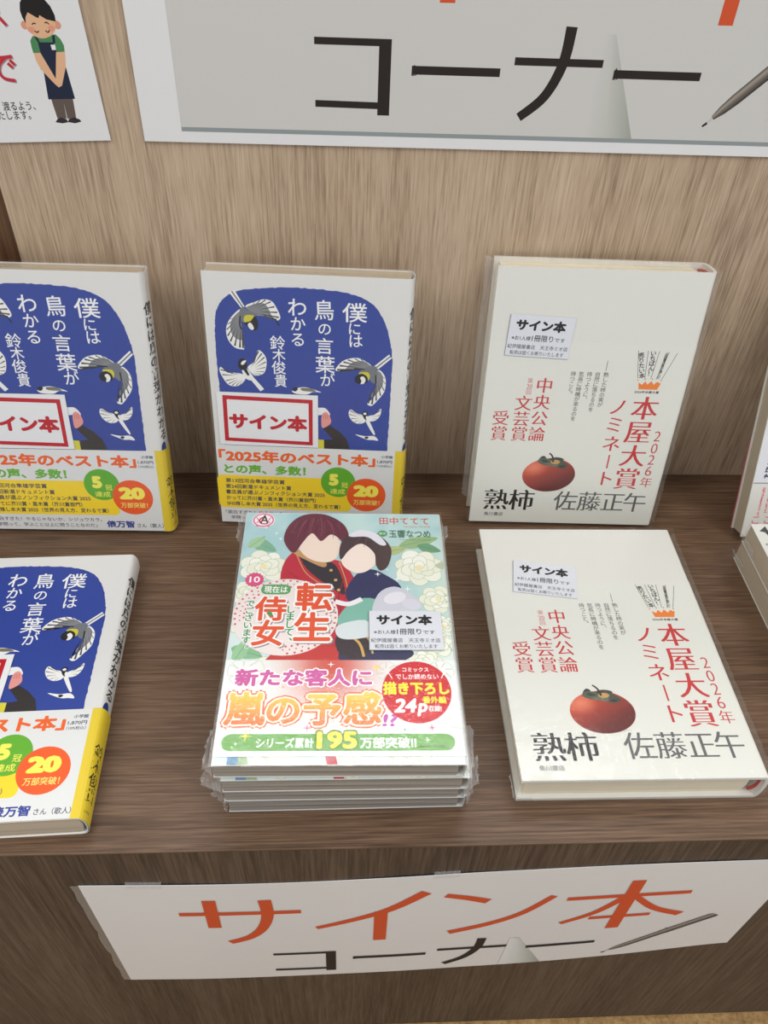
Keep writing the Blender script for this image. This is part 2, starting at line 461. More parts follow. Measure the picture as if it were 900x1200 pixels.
# ================================================================== SETTING
box('wall_back', (-0.219, 0, -0.03), (0.62, 0.018, 0.52), M_back, kind='structure')
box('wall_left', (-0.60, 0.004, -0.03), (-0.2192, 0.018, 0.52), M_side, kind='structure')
box('floor', (-0.9, -1.1, -0.40), (0.9, 0.05, -0.362), M_floor, kind='structure')
D = 0.3046
sh = thing('display_shelf', 'walnut-brown wooden display shelf holding all the books, with a tall front panel', 'shelf')
box('shelf_board', (-0.60, -D - .0004, -0.0016), (0.62, -0.0004, 0), M_shelf, sh, bev=.0004)
box('front_panel', (-0.60, -D + .0004, -0.345), (0.62, -D + .02, -0.0022), M_front, sh, bev=.0005)
box('plinth', (-0.60, -D + .004, -0.362), (0.62, -D + .02, -0.345), M_front, sh)

# ================================================================== SIGNS (same printed design, U to the right, V up, mm)
RED = (206, 82, 44); INK = (40, 33, 30)
def sign_print(dv=0.0, border=True):
    p = Print()
    def s(pts, w, c, sub=0): p.stroke([(a, b + dv) for a, b in pts], w, c, sub)
    if border:
        p.rect(22, 6.0, 416, 8.4, (142, 150, 150))
        p.rect(22, 8.4, 22.5, 190, (196, 196, 192))
        p.add([(22.5, 8.4), (416, 8.4), (416, 190), (22.5, 190)], [(0, 1, 2, 3)], (203, 201, 196)); p.up()
    # folded corner picture printed behind the lettering
    bc = (203, 201, 196) if border else (224, 224, 223)
    p.add([(256, 8.4 + dv), (270, 8.4 + dv), (285, 8.4 + dv), (263, 62 + dv), (260, 62 + dv), (257, 62 + dv)], [(0, 1, 4, 5), (1, 2, 3, 4)],
          [bc, blend(bc, (160, 164, 152), .3), (158, 162, 150), blend(bc, (160, 164, 152), .35), blend(bc, (160, 164, 152), .1), bc]); p.up()
    # red line: sa i n hon
    s([(47, 130), (120, 130)], 5.2, RED); s([(66.5, 151), (66, 107)], 8, RED)
    s([(99, 150), (99.5, 126), (95, 104), (86, 89), (73, 80.5)], [8, 6], RED, 5)
    s([(195, 150), (175, 127), (154, 113), (129, 101)], [8, 4.6], RED, 5); s([(169, 124), (169.5, 74)], 8.2, RED)
    s([(207, 143), (221, 137), (234, 130)], [5.5, 7], RED, 4); s([(274, 133), (258, 107), (238, 91), (214, 80)], [5, 6.5], RED, 5)
    s([(283, 126), (358, 126)], 5.2, RED); s([(321, 150), (321.5, 68)], 8.2, RED)
    s([(319, 125), (305, 100), (286, 84)], [6, 4.5], RED, 5); s([(324, 125), (341, 101), (361, 86)], [4.5, 7], RED, 5); s([(303, 90), (341, 90)], 4.6, RED)
    # black line: ko - na -
    s([(99, 54.5), (140.5, 54.5)], 3.6, INK); s([(137.6, 56.3), (137.6, 17.5)], 6.8, INK); s([(99, 23), (136, 22.6)], 3.6, INK)
    s([(152.6, 41.5), (202, 41.5)], 4.4, INK); s([(152.6, 39), (155, 39), (154, 44)], .8, INK)
    s([(209.4, 47.5), (259, 47.5)], 4.0, INK); s([(238, 65), (236.5, 47), (229, 30), (216, 18.5)], [6.2, 5.0], INK, 6)
    s([(266, 42.5), (316, 42.5)], 4.4, INK); s([(266, 40), (268.5, 40), (267, 45.5)], .8, INK)
    # pen
    ax = (54 / 77.0, 55 / 77.0)
    def q(t, n): return (330 + ax[0] * t - ax[1] * n, 21 + dv + ax[1] * t + ax[0] * n)
    G0, G1, G2, G3 = (70, 62, 56), (160, 150, 138), (112, 104, 96), (38, 32, 30)
    st = [(0, 1.2), (6, 2.6), (14, 3.3), (40, 3.6), (41, 4.1), (78, 4.1), (80, 3.2)]
    for (na, nb, ca, cb) in ((1, .45, G0, G1), (.45, -.1, G1, G2), (-.1, -1, G2, G3)):
        pts = []; cs = []
        for t, r in st: pts += [q(t, na * r), q(t, nb * r)]; cs += [L(*ca), L(*cb)]
        p.add(pts, [(2 * i, 2 * i + 1, 2 * i + 3, 2 * i + 2) for i in range(len(st) - 1)], cs)
    p.up()
    p.poly([q(-3.6, .4), q(-3.6, -.4), q(0, -.9), q(0, .9)], (190, 188, 184)); p.poly([q(-6.6, .7), q(-6.8, -.5), q(-3.8, -.9), q(-3.4, .5)], INK)
    s([(359, 58), (362, 55)], .7, G3)
    return p
# upper sign on the back wall
up = thing('paper_sign', 'large white laminated sign with black katakana and pen picture, upper back wall', 'sign')
up.location = (-0.1283, -0.0006, 0.2553)
box('sheet', (0, -.0008, 0), (.416, 0, .19), M_sign, up)
sign_print().build('lettering', up, lambda u, v, l: (u * MM, -.0008 - l * MM, v * MM), M_inkm, .01)
# the tape holding it is along its top; thin clear strip below
# lower sign on the front panel, rippled and lifting at its right end
def interp(x, X, Y):
    if x <= X[0]: return Y[0]
    for i in range(len(X) - 1):
        if x <= X[i + 1]:
            t = (x - X[i]) / (X[i + 1] - X[i]); t = t * t * (3 - 2 * t) if False else t
            return Y[i] + (Y[i + 1] - Y[i]) * t
    return Y[-1]
def smoothi(x, X, Y, r=22):
    return sum(interp(x + d * r, X, Y) for d in (-1, -.6, -.3, 0, .3, .6, 1)) / 7
ZX = [0, 60, 119, 194, 212, 314, 394, 416]; ZT = [-43.0, -46.4, -46.6, -41.5, -39.0, -32.2, -29.6, -29.2]
def low(u, v, l=0.0):
    vv = v / 166.0
    b = 1.2 + 1.3 * math.sin(u * .021 + .6) ** 2 * (1 - .5 * vv) + .4 * (1 - vv)
    z = smoothi(u, ZX, ZT) - (1 - vv) * smoothi(u, [0, 250, 290, 350, 417], [165.5, 164.5, 162.5, 152, 137]) + 2.6 * (b - 1.2)
    return ((-161.8 + u) * MM, (-(D * 1000 - 1.2) - b - l) * MM, z * MM)
lo = thing('paper_sign', 'white laminated sign with orange and black katakana taped to the shelf front panel', 'sign')
NU, NV = 64, 16; v = []; f = []
for side in (0, 1):
    for j in range(NV + 1):
        for i in range(NU + 1): v.append(low(416 * i / NU, 166 * j / NV, -.35 * side))
k = (NU + 1) * (NV + 1)
for j in range(NV):
    for i in range(NU):
        a = j * (NU + 1) + i; f.append((a, a + 1, a + NU + 2, a + NU + 1)); f.append((k + a, k + a + NU + 1, k + a + NU + 2, k + a + 1))
for i in range(NU):
    a = i; f.append((a, k + a, k + a + 1, a + 1)); a = NV * (NU + 1) + i; f.append((a, a + 1, k + a + 1, k + a))
for j in range(NV):
    a = j * (NU + 1); f.append((a, a + NU + 1, k + a + NU + 1, k + a)); a += NU; f.append((a, k + a, k + a + NU + 1, a + NU + 1))
link('sheet', v, f, M_sign, lo, smooth=False)
lv = []; lf = []
for j in range(NV + 1):
    for uu in (-4.6, .1): lv.append(low(uu + 1.2 * noise.noise(Vector((uu, j * .9, 0))) * (uu < 0), 166 * j / NV, -.1))
for j in range(NV): lf.append((2 * j, 2 * j + 1, 2 * j + 3, 2 * j + 2))
link('laminate_margin', lv, lf, M_tape, lo)
pl = sign_print(-7.5, False)
# split long ink faces so that they follow the ripple
def refine(p, step=7.0):
    nv, nf, nc = list(p.v), [], list(p.c)
    todo = list(p.f)
    while todo:
        fc = todo.pop()
        us = [nv[i][0] for i in fc]
        if len(fc) == 4 and max(us) - min(us) > step:
            a, b, c, d = fc
            e1 = math.hypot(nv[a][0] - nv[b][0], nv[a][1] - nv[b][1]); e2 = math.hypot(nv[b][0] - nv[c][0], nv[b][1] - nv[c][1])
            def mid(i, j):
                nv.append(tuple((nv[i][q] + nv[j][q]) / 2 for q in range(3))); nc.append(tuple((nc[i][q] + nc[j][q]) / 2 for q in range(4))); return len(nv) - 1
            if e1 >= e2: m, n = mid(a, b), mid(c, d); todo += [(a, m, n, d), (m, b, c, n)]
            else: m, n = mid(b, c), mid(d, a); todo += [(a, b, m, n), (n, m, c, d)]
        else: nf.append(fc)
    p.v, p.f, p.c = nv, nf, nc
refine(pl)
pl.build('lettering', lo, lambda u, v, l: low(u + 3, v, l + .25), M_inkm, .01)
for u, wd in ((36, 20), (208, 15)):
    tv = []; tf = []
    for j in range(5):
        for i in range(9):
            uu = u - wd / 2 + wd * i / 8; q = low(uu, 163 + 0, .35)
            y = q[1] + (0 if j < 2 else 0); zz = q[2] + j * 1.9 * MM
            yy = q[1] - .0002 if j < 3 else -(D - .0012) - .0006
            tv.append((q[0], yy + .0003 * noise.noise(Vector((uu, j * 3, u))), zz))
    for j in range(4):
        for i in range(8): a = j * 9 + i; tf.append((a, a + 1, a + 10, a + 9))
    link('tape', tv, tf, M_flap, lo)

# notice sheet at the upper left: bowing shop clerk drawing and red / black lettering
nt = thing('notice_sheet', 'white notice sheet with a bowing clerk drawing, upper left corner of the wall', 'notice')
nt.location = (-0.1478, -0.0006, 0.2551); nt.rotation_euler = (0, math.radians(-2.6), 0)
box('sheet', (-.20, -.0005, 0), (0, 0, .14), M_sign, nt)
p = Print(); X0, Z0 = -147.8, 255.1
_c, _s = math.cos(math.radians(2.6)), math.sin(math.radians(2.6))
def T(pts): return [((x - X0) * _c + (z - Z0) * _s, -(x - X0) * _s + (z - Z0) * _c) for x, z in pts]
SK = (222, 176, 138); GR = (74, 132, 84); NV_ = (30, 38, 60); TR = (98, 84, 78)
p.poly(T([(-176.4, 277), (-175.3, 266.4), (-170.1, 266.4), (-169.9, 275), (-169.7, 266.4), (-164.8, 266.6), (-164.3, 278)]), TR)
p.poly(T([(-176.9, 264.3), (-175.2, 266.2), (-173.1, 266.9), (-170.2, 266.0), (-169.7, 264.5), (-173, 263.8)]), (48, 42, 44))
p.poly(T([(-169.9, 264.6), (-169.0, 266.2), (-165.8, 267.2), (-163, 266.2), (-162.3, 265.0), (-166, 264.0)]), (48, 42, 44))
p.poly(T([(-178.5, 307.4), (-180.2, 305.2), (-180.3, 302), (-180.1, 299.2), (-176.3, 299.6), (-175, 300), (-168, 300), (-163.3, 300.5), (-163.0, 303.5), (-164.2, 306.6), (-166.2, 308.6), (-172, 308)]), GR)
p.poly(T([(-176.4, 304.6), (-176.3, 299.8), (-177.9, 276.3), (-163.1, 277.0), (-164.5, 293.5), (-167.4, 299.8), (-168.2, 304.8)]), NV_)
p.poly(T([(-177.6, 307.4), (-176.2, 304.2), (-175.2, 304.4), (-176.3, 307.6)]), NV_); p.poly(T([(-168.6, 304.4), (-167.2, 304.4), (-166.8, 308.2), (-168.2, 308)]), NV_)
p.poly(T([(-170.0, 303.6), (-167.6, 303.7), (-167.7, 301.2), (-169.8, 301.1)]), (226, 226, 224))
p.poly(T([(-180.0, 299.4), (-179.6, 295.8), (-178.2, 291.5), (-172.3, 284.2), (-170.7, 282.7), (-170.4, 285.6), (-171.6, 287.8), (-176.3, 299.5)]), SK)
p.poly(T([(-163.2, 300.4), (-164.4, 293.2), (-168.7, 283.6), (-170.7, 282.6), (-171.6, 285.5), (-170.6, 289.5), (-167.9, 300.2)]), SK)
fx, fy = -172.8, 312.6
p.ell(*T([(-181.2, 312.4)])[0], 1.9, 2.0, (216, 150, 122)); p.ell(*T([(-164.2, 313.0)])[0], 1.9, 2.0, (216, 150, 122))
p.poly(smooth_loop(T([(-180.6, 314.5), (-180.0, 310.4), (-177.5, 307.6), (-173.5, 306.5), (-169.3, 307.6), (-166.2, 310.2), (-165, 314.8), (-168, 319), (-178, 319)]), 4), SK)
p.ell(*T([(-178.3, 310.4)])[0], 1.9, 1.4, (222, 150, 124)); p.ell(*T([(-167.6, 311.4)])[0], 1.9, 1.4, (222, 150, 124))
for a, b, c_ in (((-176.7, 310.0), (-175.6, 309.2), (-174.5, 310.0)), ((-171.0, 310.3), (-169.9, 309.4), (-168.8, 310.5)), ((-177.3, 312.8), (-176.3, 313.5), (-175.2, 313.2)), ((-170.5, 313.7), (-169.5, 314.1), (-168.4, 313.2))):
    p.stroke(T([a, b, c_]), .6, (66, 36, 30), 3)
p.poly(T([(-180.4, 313.2), (-181.4, 316), (-181.8, 319), (-181.0, 322.5), (-179.5, 324.5), (-180, 327), (-177, 329.5), (-173.5, 328.6), (-172, 326.3), (-168.5, 325.0), (-165.8, 321.6), (-164.5, 317.5), (-164.6, 314.6), (-169.2, 315.4), (-172.4, 317.3), (-173.1, 315.9), (-174.2, 316.2), (-178.1, 318.4), (-179.8, 316)]), (30, 26, 26))
RD = (190, 48, 62)
for dx, dz, c in ((.5, -.5, (150, 148, 150)), (0, 0, RD)):
    for s_ in ([(-204, 297.0), (-198.2, 296.6), (-191.9, 297.4)], [(-195.5, 296.8), (-199.5, 293.5), (-200.8, 289.5), (-198.8, 286.4), (-193.2, 285.4)], [(-195.2, 294.0), (-192.9, 291.8)], [(-193.7, 295.6), (-191.4, 293.2)],
               [(-200, 321), (-193, 322.4)], [(-196, 319), (-190.6, 312)], [(-194.2, 325), (-193.6, 318), (-200, 311.6)]):
        p.stroke(T([(a + dx, b + dz) for a, b in s_]), 1.7, c, 4)
q = T([(-207.5, 271.9), (-185.8, 272.6)]); p.h('渡るよう、', q[0][0] + 3.4, q[1][0] - .3, q[0][1] - 2.4, q[0][1] + 2.4, (48, 44, 46), bold=.01)
q = T([(-213, 266.7), (-190.2, 267.0)]); p.h('いたします。', q[0][0] + 1, q[1][0] + .3, q[0][1] - 2.2, q[0][1] + 2.4, (48, 44, 46), bold=.01)
p.build('lettering', nt, lambda u, v, l: (u * MM, -.0005 - l * MM, v * MM), M_inkm, .01)

# ================================================================== BIRD BOOKS
WB, HB_, TB = 128.6, 188.0, 17.5
BIRD = dict(
a_tail=[(16.7,175.0),(20.2,176.5),(26.0,166.1),(23.9,165.0)],
a_wr=[(26.4,166.5),(32.6,169.5),(38.1,171.4),(43.4,170.3),(46.6,165.2),(48.4,159.8),(45.7,157.9),(40.3,160.5),(34.9,160.6),(30.9,162.5)],
a_wl=[(23.2,164.3),(18.6,160.7),(14.8,155.6),(13.1,149.9),(14.1,143.4),(17.9,138.5),(22.7,137.3),(24.2,138.8),(23.6,152.4),(22.5,158.0)],
a_body=[(24.3,165.7),(28.9,163.2),(32.9,161.9),(32.2,159.8),(25.1,156.0),(22.9,158.0),(22.4,162.2)],
a_yel=[(26.0,160.3),(31.5,160.5),(29.3,156.9),(25.1,156.0)],
a_head=[(32.2,160.2),(34.0,155.7),(33.1,151.4),(30.3,150.6),(27.7,152.6),(25.1,155.3),(29.3,156.9)],
a_cheek=[(27.4,154.4),(28.9,155.8),(30.5,154.1),(31.1,151.7),(29.7,150.9),(28.0,152.3)],
b_head=[(19.4,127.6),(20.6,130.2),(22.7,131.1),(24.8,129.3),(25.3,125.6),(24.1,123.3),(21.9,122.8),(19.9,124.2)],
b_cheek=[(21.3,127.3),(22.6,129.2),(24.8,129.7),(24.3,128.2),(22.5,126.4)],
b_bib=[(22.0,124.0),(24.5,124.8),(26.7,119.3),(25.3,118.8)],
b_body=[(22.0,123.2),(24.8,124.1),(27.5,120.5),(29.4,117.2),(27.2,115.5),(23.7,116.9),(22.2,120.2)],
b_wr=[(25.6,124.9),(30.7,129.6),(32.8,137.0),(35.9,135.7),(38.2,131.4),(37.9,125.5),(36.0,120.9),(31.7,119.2),(28.9,119.8)],
b_wl=[(22.5,119.5),(16.9,120.7),(11.9,120.5),(7.9,124.4),(6.9,121.0),(10.0,114.3),(12.7,111.4),(17.0,110.8),(20.7,112.5),(23.7,116.5)],
b_tail=[(27.3,115.9),(29.5,117.5),(35.9,109.5),(33.3,107.8)],
d_tail=[(118.7,137.9),(120.5,135.3),(112.1,127.4),(108.6,128.7)],
d_wl=[(107.7,129.1),(103.3,132.6),(98.0,134.7),(91.0,133.4),(86.7,130.4),(83.6,125.6),(87.6,124.8),(96.4,126.7),(103.4,126.5)],
d_wr=[(112.2,126.9),(115.8,123.8),(117.3,119.2),(116.7,111.4),(112.9,105.4),(108.5,100.3),(105.4,102.1),(110.1,107.2),(110.8,116.0),(109.7,121.6)],
d_body=[(103.4,127.9),(110.3,129.2),(111.4,122.7),(109.8,116.9),(105.3,120.5),(99.5,124.0)],
d_yel=[(99.1,124.0),(105.2,124.7),(106.6,121.5),(104.5,118.5)],
d_head=[(96.5,119.6),(98.2,122.5),(101.7,123.6),(104.9,121.4),(105.0,117.6),(101.0,116.2),(97.9,116.8)],
d_cheek=[(100.2,120.7),(102.2,121.7),(103.8,119.4),(102.8,116.7),(100.6,116.2),(101.1,118.4)],
e_wl=[(103.3,92.5),(98.8,94.3),(94.2,97.0),(92.9,93.4),(95.2,88.5),(99.8,86.2),(104.4,88.0)],
e_wr=[(106.1,92.1),(111.4,94.4),(114.9,98.6),(114.6,93.6),(111.6,89.4),(107.1,88.7)],
e_body=[(103.3,93.0),(106.1,92.1),(108.0,87.2),(111.4,79.2),(110.1,78.6),(105.3,87.1)],
e_head=[(102.1,94.4),(104.2,96.2),(106.3,94.4),(104.7,91.6),(105.4,89.1),(103.6,90.5)],
e_cheek=[(102.8,94.2),(104.2,95.1),(105.3,94.1),(104.0,93.2)],
f_body=[(97.7,77.9),(104.6,76.8),(111.0,77.1),(113.9,73.7),(110.2,74.0),(105.6,74.2)],
f_head=[(104.2,75.7),(105.5,76.6),(107.2,75.9),(105.6,74.5)],
c_body=[(54.9,110.1),(61.7,112.1),(67.1,111.4),(74.3,108.8),(68.9,109.0),(64.4,106.8),(56.2,107.4)],
c_back=[(60.8,111.5),(67.1,111.4),(70.7,109.3),(61.7,109.4)],
c_head=[(54.5,110.2),(56.8,111.8),(58.6,110.9),(57.2,108.9),(55.2,109.1)])
def bird_cover():
    p = Print(); BL = (44, 66, 148)
    out = [(5.9,107.8),(5.4,130),(5.9,149.0),(7.6,161.8),(13.2,171.1),(23.3,176.4),(45.9,179.2),(69.9,179.5),(92.1,177.4),(106.4,171.5),(114.7,160.3),(119.3,145.3),(121.0,133.2),(120.9,108.0),(120.7,81.6),(120.2,60)]
    ln = smooth_line(out, 12); rnd = random.Random(4)
    ln = [(a + rnd.uniform(-.28, .28), b + rnd.uniform(-.28, .28)) for a, b in ln]
    p.poly(ln + [(5.9, 60)], BL)
    WH, GY, DK, YE, BK = (236, 235, 230), (128, 130, 132), (70, 70, 74), (206, 196, 60), (30, 27, 28)
    def wing(key, col, root, inner=True):
        w = smooth_loop(BIRD[key], 3); p.poly(w, WH)
        rx, ry = root
        if inner: p.poly([(rx + (a - rx) * .72, ry + (b - ry) * .72) for a, b in w], col)
        n = len(w)
        for i in range(1, n, 2):
            a, b = w[i]
            if math.hypot(a - rx, b - ry) < 5: continue
            p.add([(rx + (a - rx) * .34, ry + (b - ry) * .34), (rx + (a - rx) * .95 + (b - ry) * .028, ry + (b - ry) * .95 - (a - rx) * .028), (rx + (a - rx) * .95 - (b - ry) * .028, ry + (b - ry) * .95 + (a - rx) * .028)], [(0, 1, 2), (0, 2, 1)][:1], DK)
        p.up()
    def shp(key, col, sm=4): p.poly(smooth_loop(BIRD[key], sm) if sm else BIRD[key], col)
    # the two large tits with spread wings
    for k_, r1, r2 in (('a', (28, 163), (23, 160)), ('d', (108, 127.5), (111, 124))):
        shp(k_ + '_tail', WH, 0)
        t = BIRD[k_ + '_tail']; p.stroke([((t[0][0] + t[1][0]) / 2, (t[0][1] + t[1][1]) / 2), ((t[2][0] + t[3][0]) / 2, (t[2][1] + t[3][1]) / 2)], 1.0, GY)
        wing(k_ + '_wr', GY, r1 if k_ == 'a' else r2); wing(k_ + '_wl', GY, r2 if k_ == 'a' else r1)
        shp(k_ + '_body', (112, 116, 120)); shp(k_ + '_yel', YE); shp(k_ + '_head', BK); shp(k_ + '_cheek', WH)
    p.stroke([(40.5, 161.2), (45, 158.5), (47.5, 154.5)], [.5, .9], BK, 4); p.stroke([(22.8, 160), (22.2, 154), (23.2, 151)], .9, BK, 4)
    p.stroke([(96, 127.2), (103, 126.8)], .9, BK); p.stroke([(110.4, 123), (110.8, 117)], .9, BK, 3); p.stroke([(85, 124.2), (91, 126.0)], .7, BK)
    # white-bellied bird with raised wings
    wing('b_wr', WH, (26, 122), False); wing('b_wl', WH, (23, 118.5), False)
    shp('b_tail', WH, 0); shp('b_body', WH); shp('b_head', BK); shp('b_cheek', WH); shp('b_bib', BK, 0)
    wing('e_wl', WH, (104, 90.5), False); wing('e_wr', WH, (106, 90.5), False); shp('e_body', WH, 3); shp('e_head', BK, 3); shp('e_cheek', WH)
    shp('f_body', WH, 3); shp('f_head', BK, 3); shp('c_body', WH); shp('c_back', (120, 116, 96), 3); shp('c_head', BK)
    # person behind the card: raised hand, white hair, black sleeve
    p.poly(smooth_loop([(60, 97), (72.0, 97.3), (77.0, 97.1), (80.2, 92.8), (78.8, 91.2), (75.1, 92.0), (60, 90.3)], 3), (232, 232, 230))
    p.poly([(71.8, 72.8), (76.0, 72.5), (76.0, 62), (71.8, 62)], (214, 204, 60))
    p.poly([(75.1, 81.8), (80.2, 84.1), (86.2, 79.9), (91.8, 74.0), (94.2, 66), (94.2, 62), (76.0, 62), (76.0, 72.5), (82.1, 73.2)], (46, 42, 40))
    p.poly(smooth_loop([(74.2,87.4),(75.1,93.0),(77.9,94.1),(80.2,90.7),(80.6,85.7),(75.1,81.8)], 4), (226, 150, 140))
    for a in (75.7, 77.0, 78.3): p.stroke([(a, 92.6), (a + .3, 89)], .3, (180, 92, 88))
    p.up(2)
    # hand lettered title
    k = dict(bold=.008)
    for s, u, v, z, r, sx in (('僕', 95.8, 165.2, 13.6, .02, 1.2), ('に', 95.8, 154.6, 9.2, -.03, 1), ('は', 96.6, 146.4, 10, .03, 1), ('鳥', 76.3, 166.0, 14, .04, .95), ('の', 76.6, 153.7, 9.5, 0, 1),
                           ('言', 76.4, 142.0, 11.8, 0, 1.05), ('葉', 76.9, 129.0, 12.8, 0, 1.05), ('が', 78.4, 118.2, 10.5, .05, 1), ('わ', 59.3, 167.2, 13, 0, 1), ('か', 59.4, 156.3, 10.5, 0, 1), ('る', 59.3, 145.8, 10.5, 0, 1),
                           ('鈴', 46, 142.9, 10.3, 0, 1), ('木', 46.6, 134.6, 9, 0, 1), ('俊', 46.3, 125.6, 10, 0, 1), ('貴', 47.2, 116.2, 9.8, 0, .9)):
        p.ch(s, u, v, z, (238, 238, 236), rot=r, sx=sx, **k)
    p.up()
    # spine lettering
    for i, c in enumerate('僕には鳥の言葉がわかる'): p.ch(c, WB + 6.4, 165 - i * 8.8, 8.6, (40, 38, 36), bold=.014)
    p.up(); p.ell(WB + 5.2, 67, 2.6, 4.5, (40, 60, 120))
    return p
def bird_band():
    p = Print(); OR = (234, 100, 38); GRN = (106, 176, 52); YL = (246, 212, 44); TX = (44, 50, 84); BLU = (50, 66, 146)
    p.rect(WB - 2.5, 0, WB + 14, 66, (226, 198, 50), 14, 1)
    p.rrect(-1, 13.2, 96, 41.2, 4, YL)
    p.h('「2025年のベスト本」', 1.5, 112.5, 52.3, 62.3, OR, bold=.045)
    p.h('との声、多数！', 4.6, 63, 42.6, 50.4, GRN, bold=.042)
    for s, a, b, v in (('第13回河合隼雄学芸賞', 5, 47.6, 36.6), ('第24回新潮ドキュメント賞', 4.8, 52.2, 31.7), ('書店員が選ぶノンフィクション大賞 2025', 4.6, 76.6, 26.9),
                       ('かってに芥川賞・直木賞（芥川賞部門）', 4.6, 70, 21.8), ('SNS推し本大賞 2025（世界の見え方、変わるで賞）', 4.6, 88, 16.9)):
        p.h(s, a, b, v - 1.9, v + 1.9, TX, bold=.02)
    p.ell(86.2, 38.4, 12.4, 12.6, (98, 172, 44), 36); p.ell(106.7, 28.3, 14.2, 14.2, (236, 92, 34), 36)
    p.h('5', 79.4, 86.6, 35.4, 45.4, (244, 236, 96), bold=.075); p.h('冠', 88.6, 93.2, 34, 38.4, (244, 236, 96), bold=.01); p.h('達成', 80.4, 91.4, 28.4, 33, (244, 236, 96), bold=.01)
    p.h('20', 97.2, 115.6, 26.6, 36.8, (248, 236, 92), bold=.075); p.h('万部突破！', 97.4, 116.6, 19.6, 24.2, (248, 230, 120), bold=.012)
    p.h('小学館', 116.4, 124.6, 59.8, 62.2, TX, bold=.02); p.h('1,870円', 113.8, 124.4, 55.5, 58.2, TX, bold=.016); p.h('（10%税込）', 113.6, 124.4, 52.4, 54.6, TX, bold=.008)
    p.h('「面白すぎた！やるじゃないか、シジュウカラ。', 3.2, 82, 7.6, 10.8, TX, bold=.008)
    p.h('学問って、学ぶこと以上に問うことなのだ」', 7.0, 78, 2.8, 6.0, TX, bold=.008)
    p.h('俵万智', 85, 105, 2.6, 8.6, BLU, bold=.035); p.h('さん（歌人）', 107, 126, 2.8, 6.6, TX, bold=.008)
    for i, c in enumerate('鈴木俊貴'): p.ch(c, WB + 6.6, 40 - i * 8.6, 8.4, (44, 40, 36), bold=.014)
    p.up()
    for i in range(7): p.stroke([(WB + 3.4, 58 - i * 2.2), (WB + 5.8, 57.7 - i * 2.2 + (i % 3) * .3)], .7, (206, 80, 60))
    p.up(); p.h('小学館', WB + 3.4, WB + 8.2, 4, 5.6, TX)
    return p
bb = Book(WB, HB_, TB, .42, 4.5, 1.0, .8)
bird = thing('paperback_book', 'tmp', 'book', 'blue bird-cover books')
cv = bb.shell('cover', 0, .4, 0, HB_, M_whiteB, bird)
bird_cover().build('cover_print', cv, lambda u, v, l: bb.wrap(u, v, l), M_ink, .006)
bb.pages(M_pagB, bird, 1.0, 1.2, 3.4)
bd = bb.shell('paper_band', .6, .12, 0.2, 65.8, M_band, bird)
bird_band().build('band_print', bd, lambda u, v, l: bb.wrap(u, v, l, .6), M_ink, .01)
card = box('signed_card', (3.4 * MM, 66.2 * MM, (TB + .46) * MM), (72 * MM, 106.6 * MM, (TB + .58) * MM), M_card, bird)
p = Print(); CR = (186, 26, 40)
p.poly([(7.0, 69.2), (68.2, 68.0), (68.4, 103.2), (7.4, 104.2)], CR, [[(9.8, 71.8), (65.6, 70.8), (65.6, 100.4), (10.2, 101.2)]])
p.h('サイン本', 10.8, 64.6, 78.6, 91.0, CR, bold=.055, rot=-.01)
p.build('card_print', card, lambda u, v, l: (u * MM, v * MM, (TB + .6 + l) * MM), M_inkm, .01)
bird_lay = dup(bird, 'white and blue bird-cover book lying flat at the lower left edge of the shelf')
bb.film(bird, 3, 1.25, 4.2, .8)
bird_l = dup(bird, 'white and blue bird-cover book standing at the left edge, yellow spine showing')
bird['label'] = 'white and blue bird-cover book standing behind the comic stack'
stand(bird, -0.0389, -0.0621, -0.0552, 0.1708, WB, TB)
stand(bird_l, -0.2057, -0.0683, -0.0212, 0.2156, WB, TB)
lay(bird_lay, -0.2204, -0.2027, 0.0366, WB, HB_)

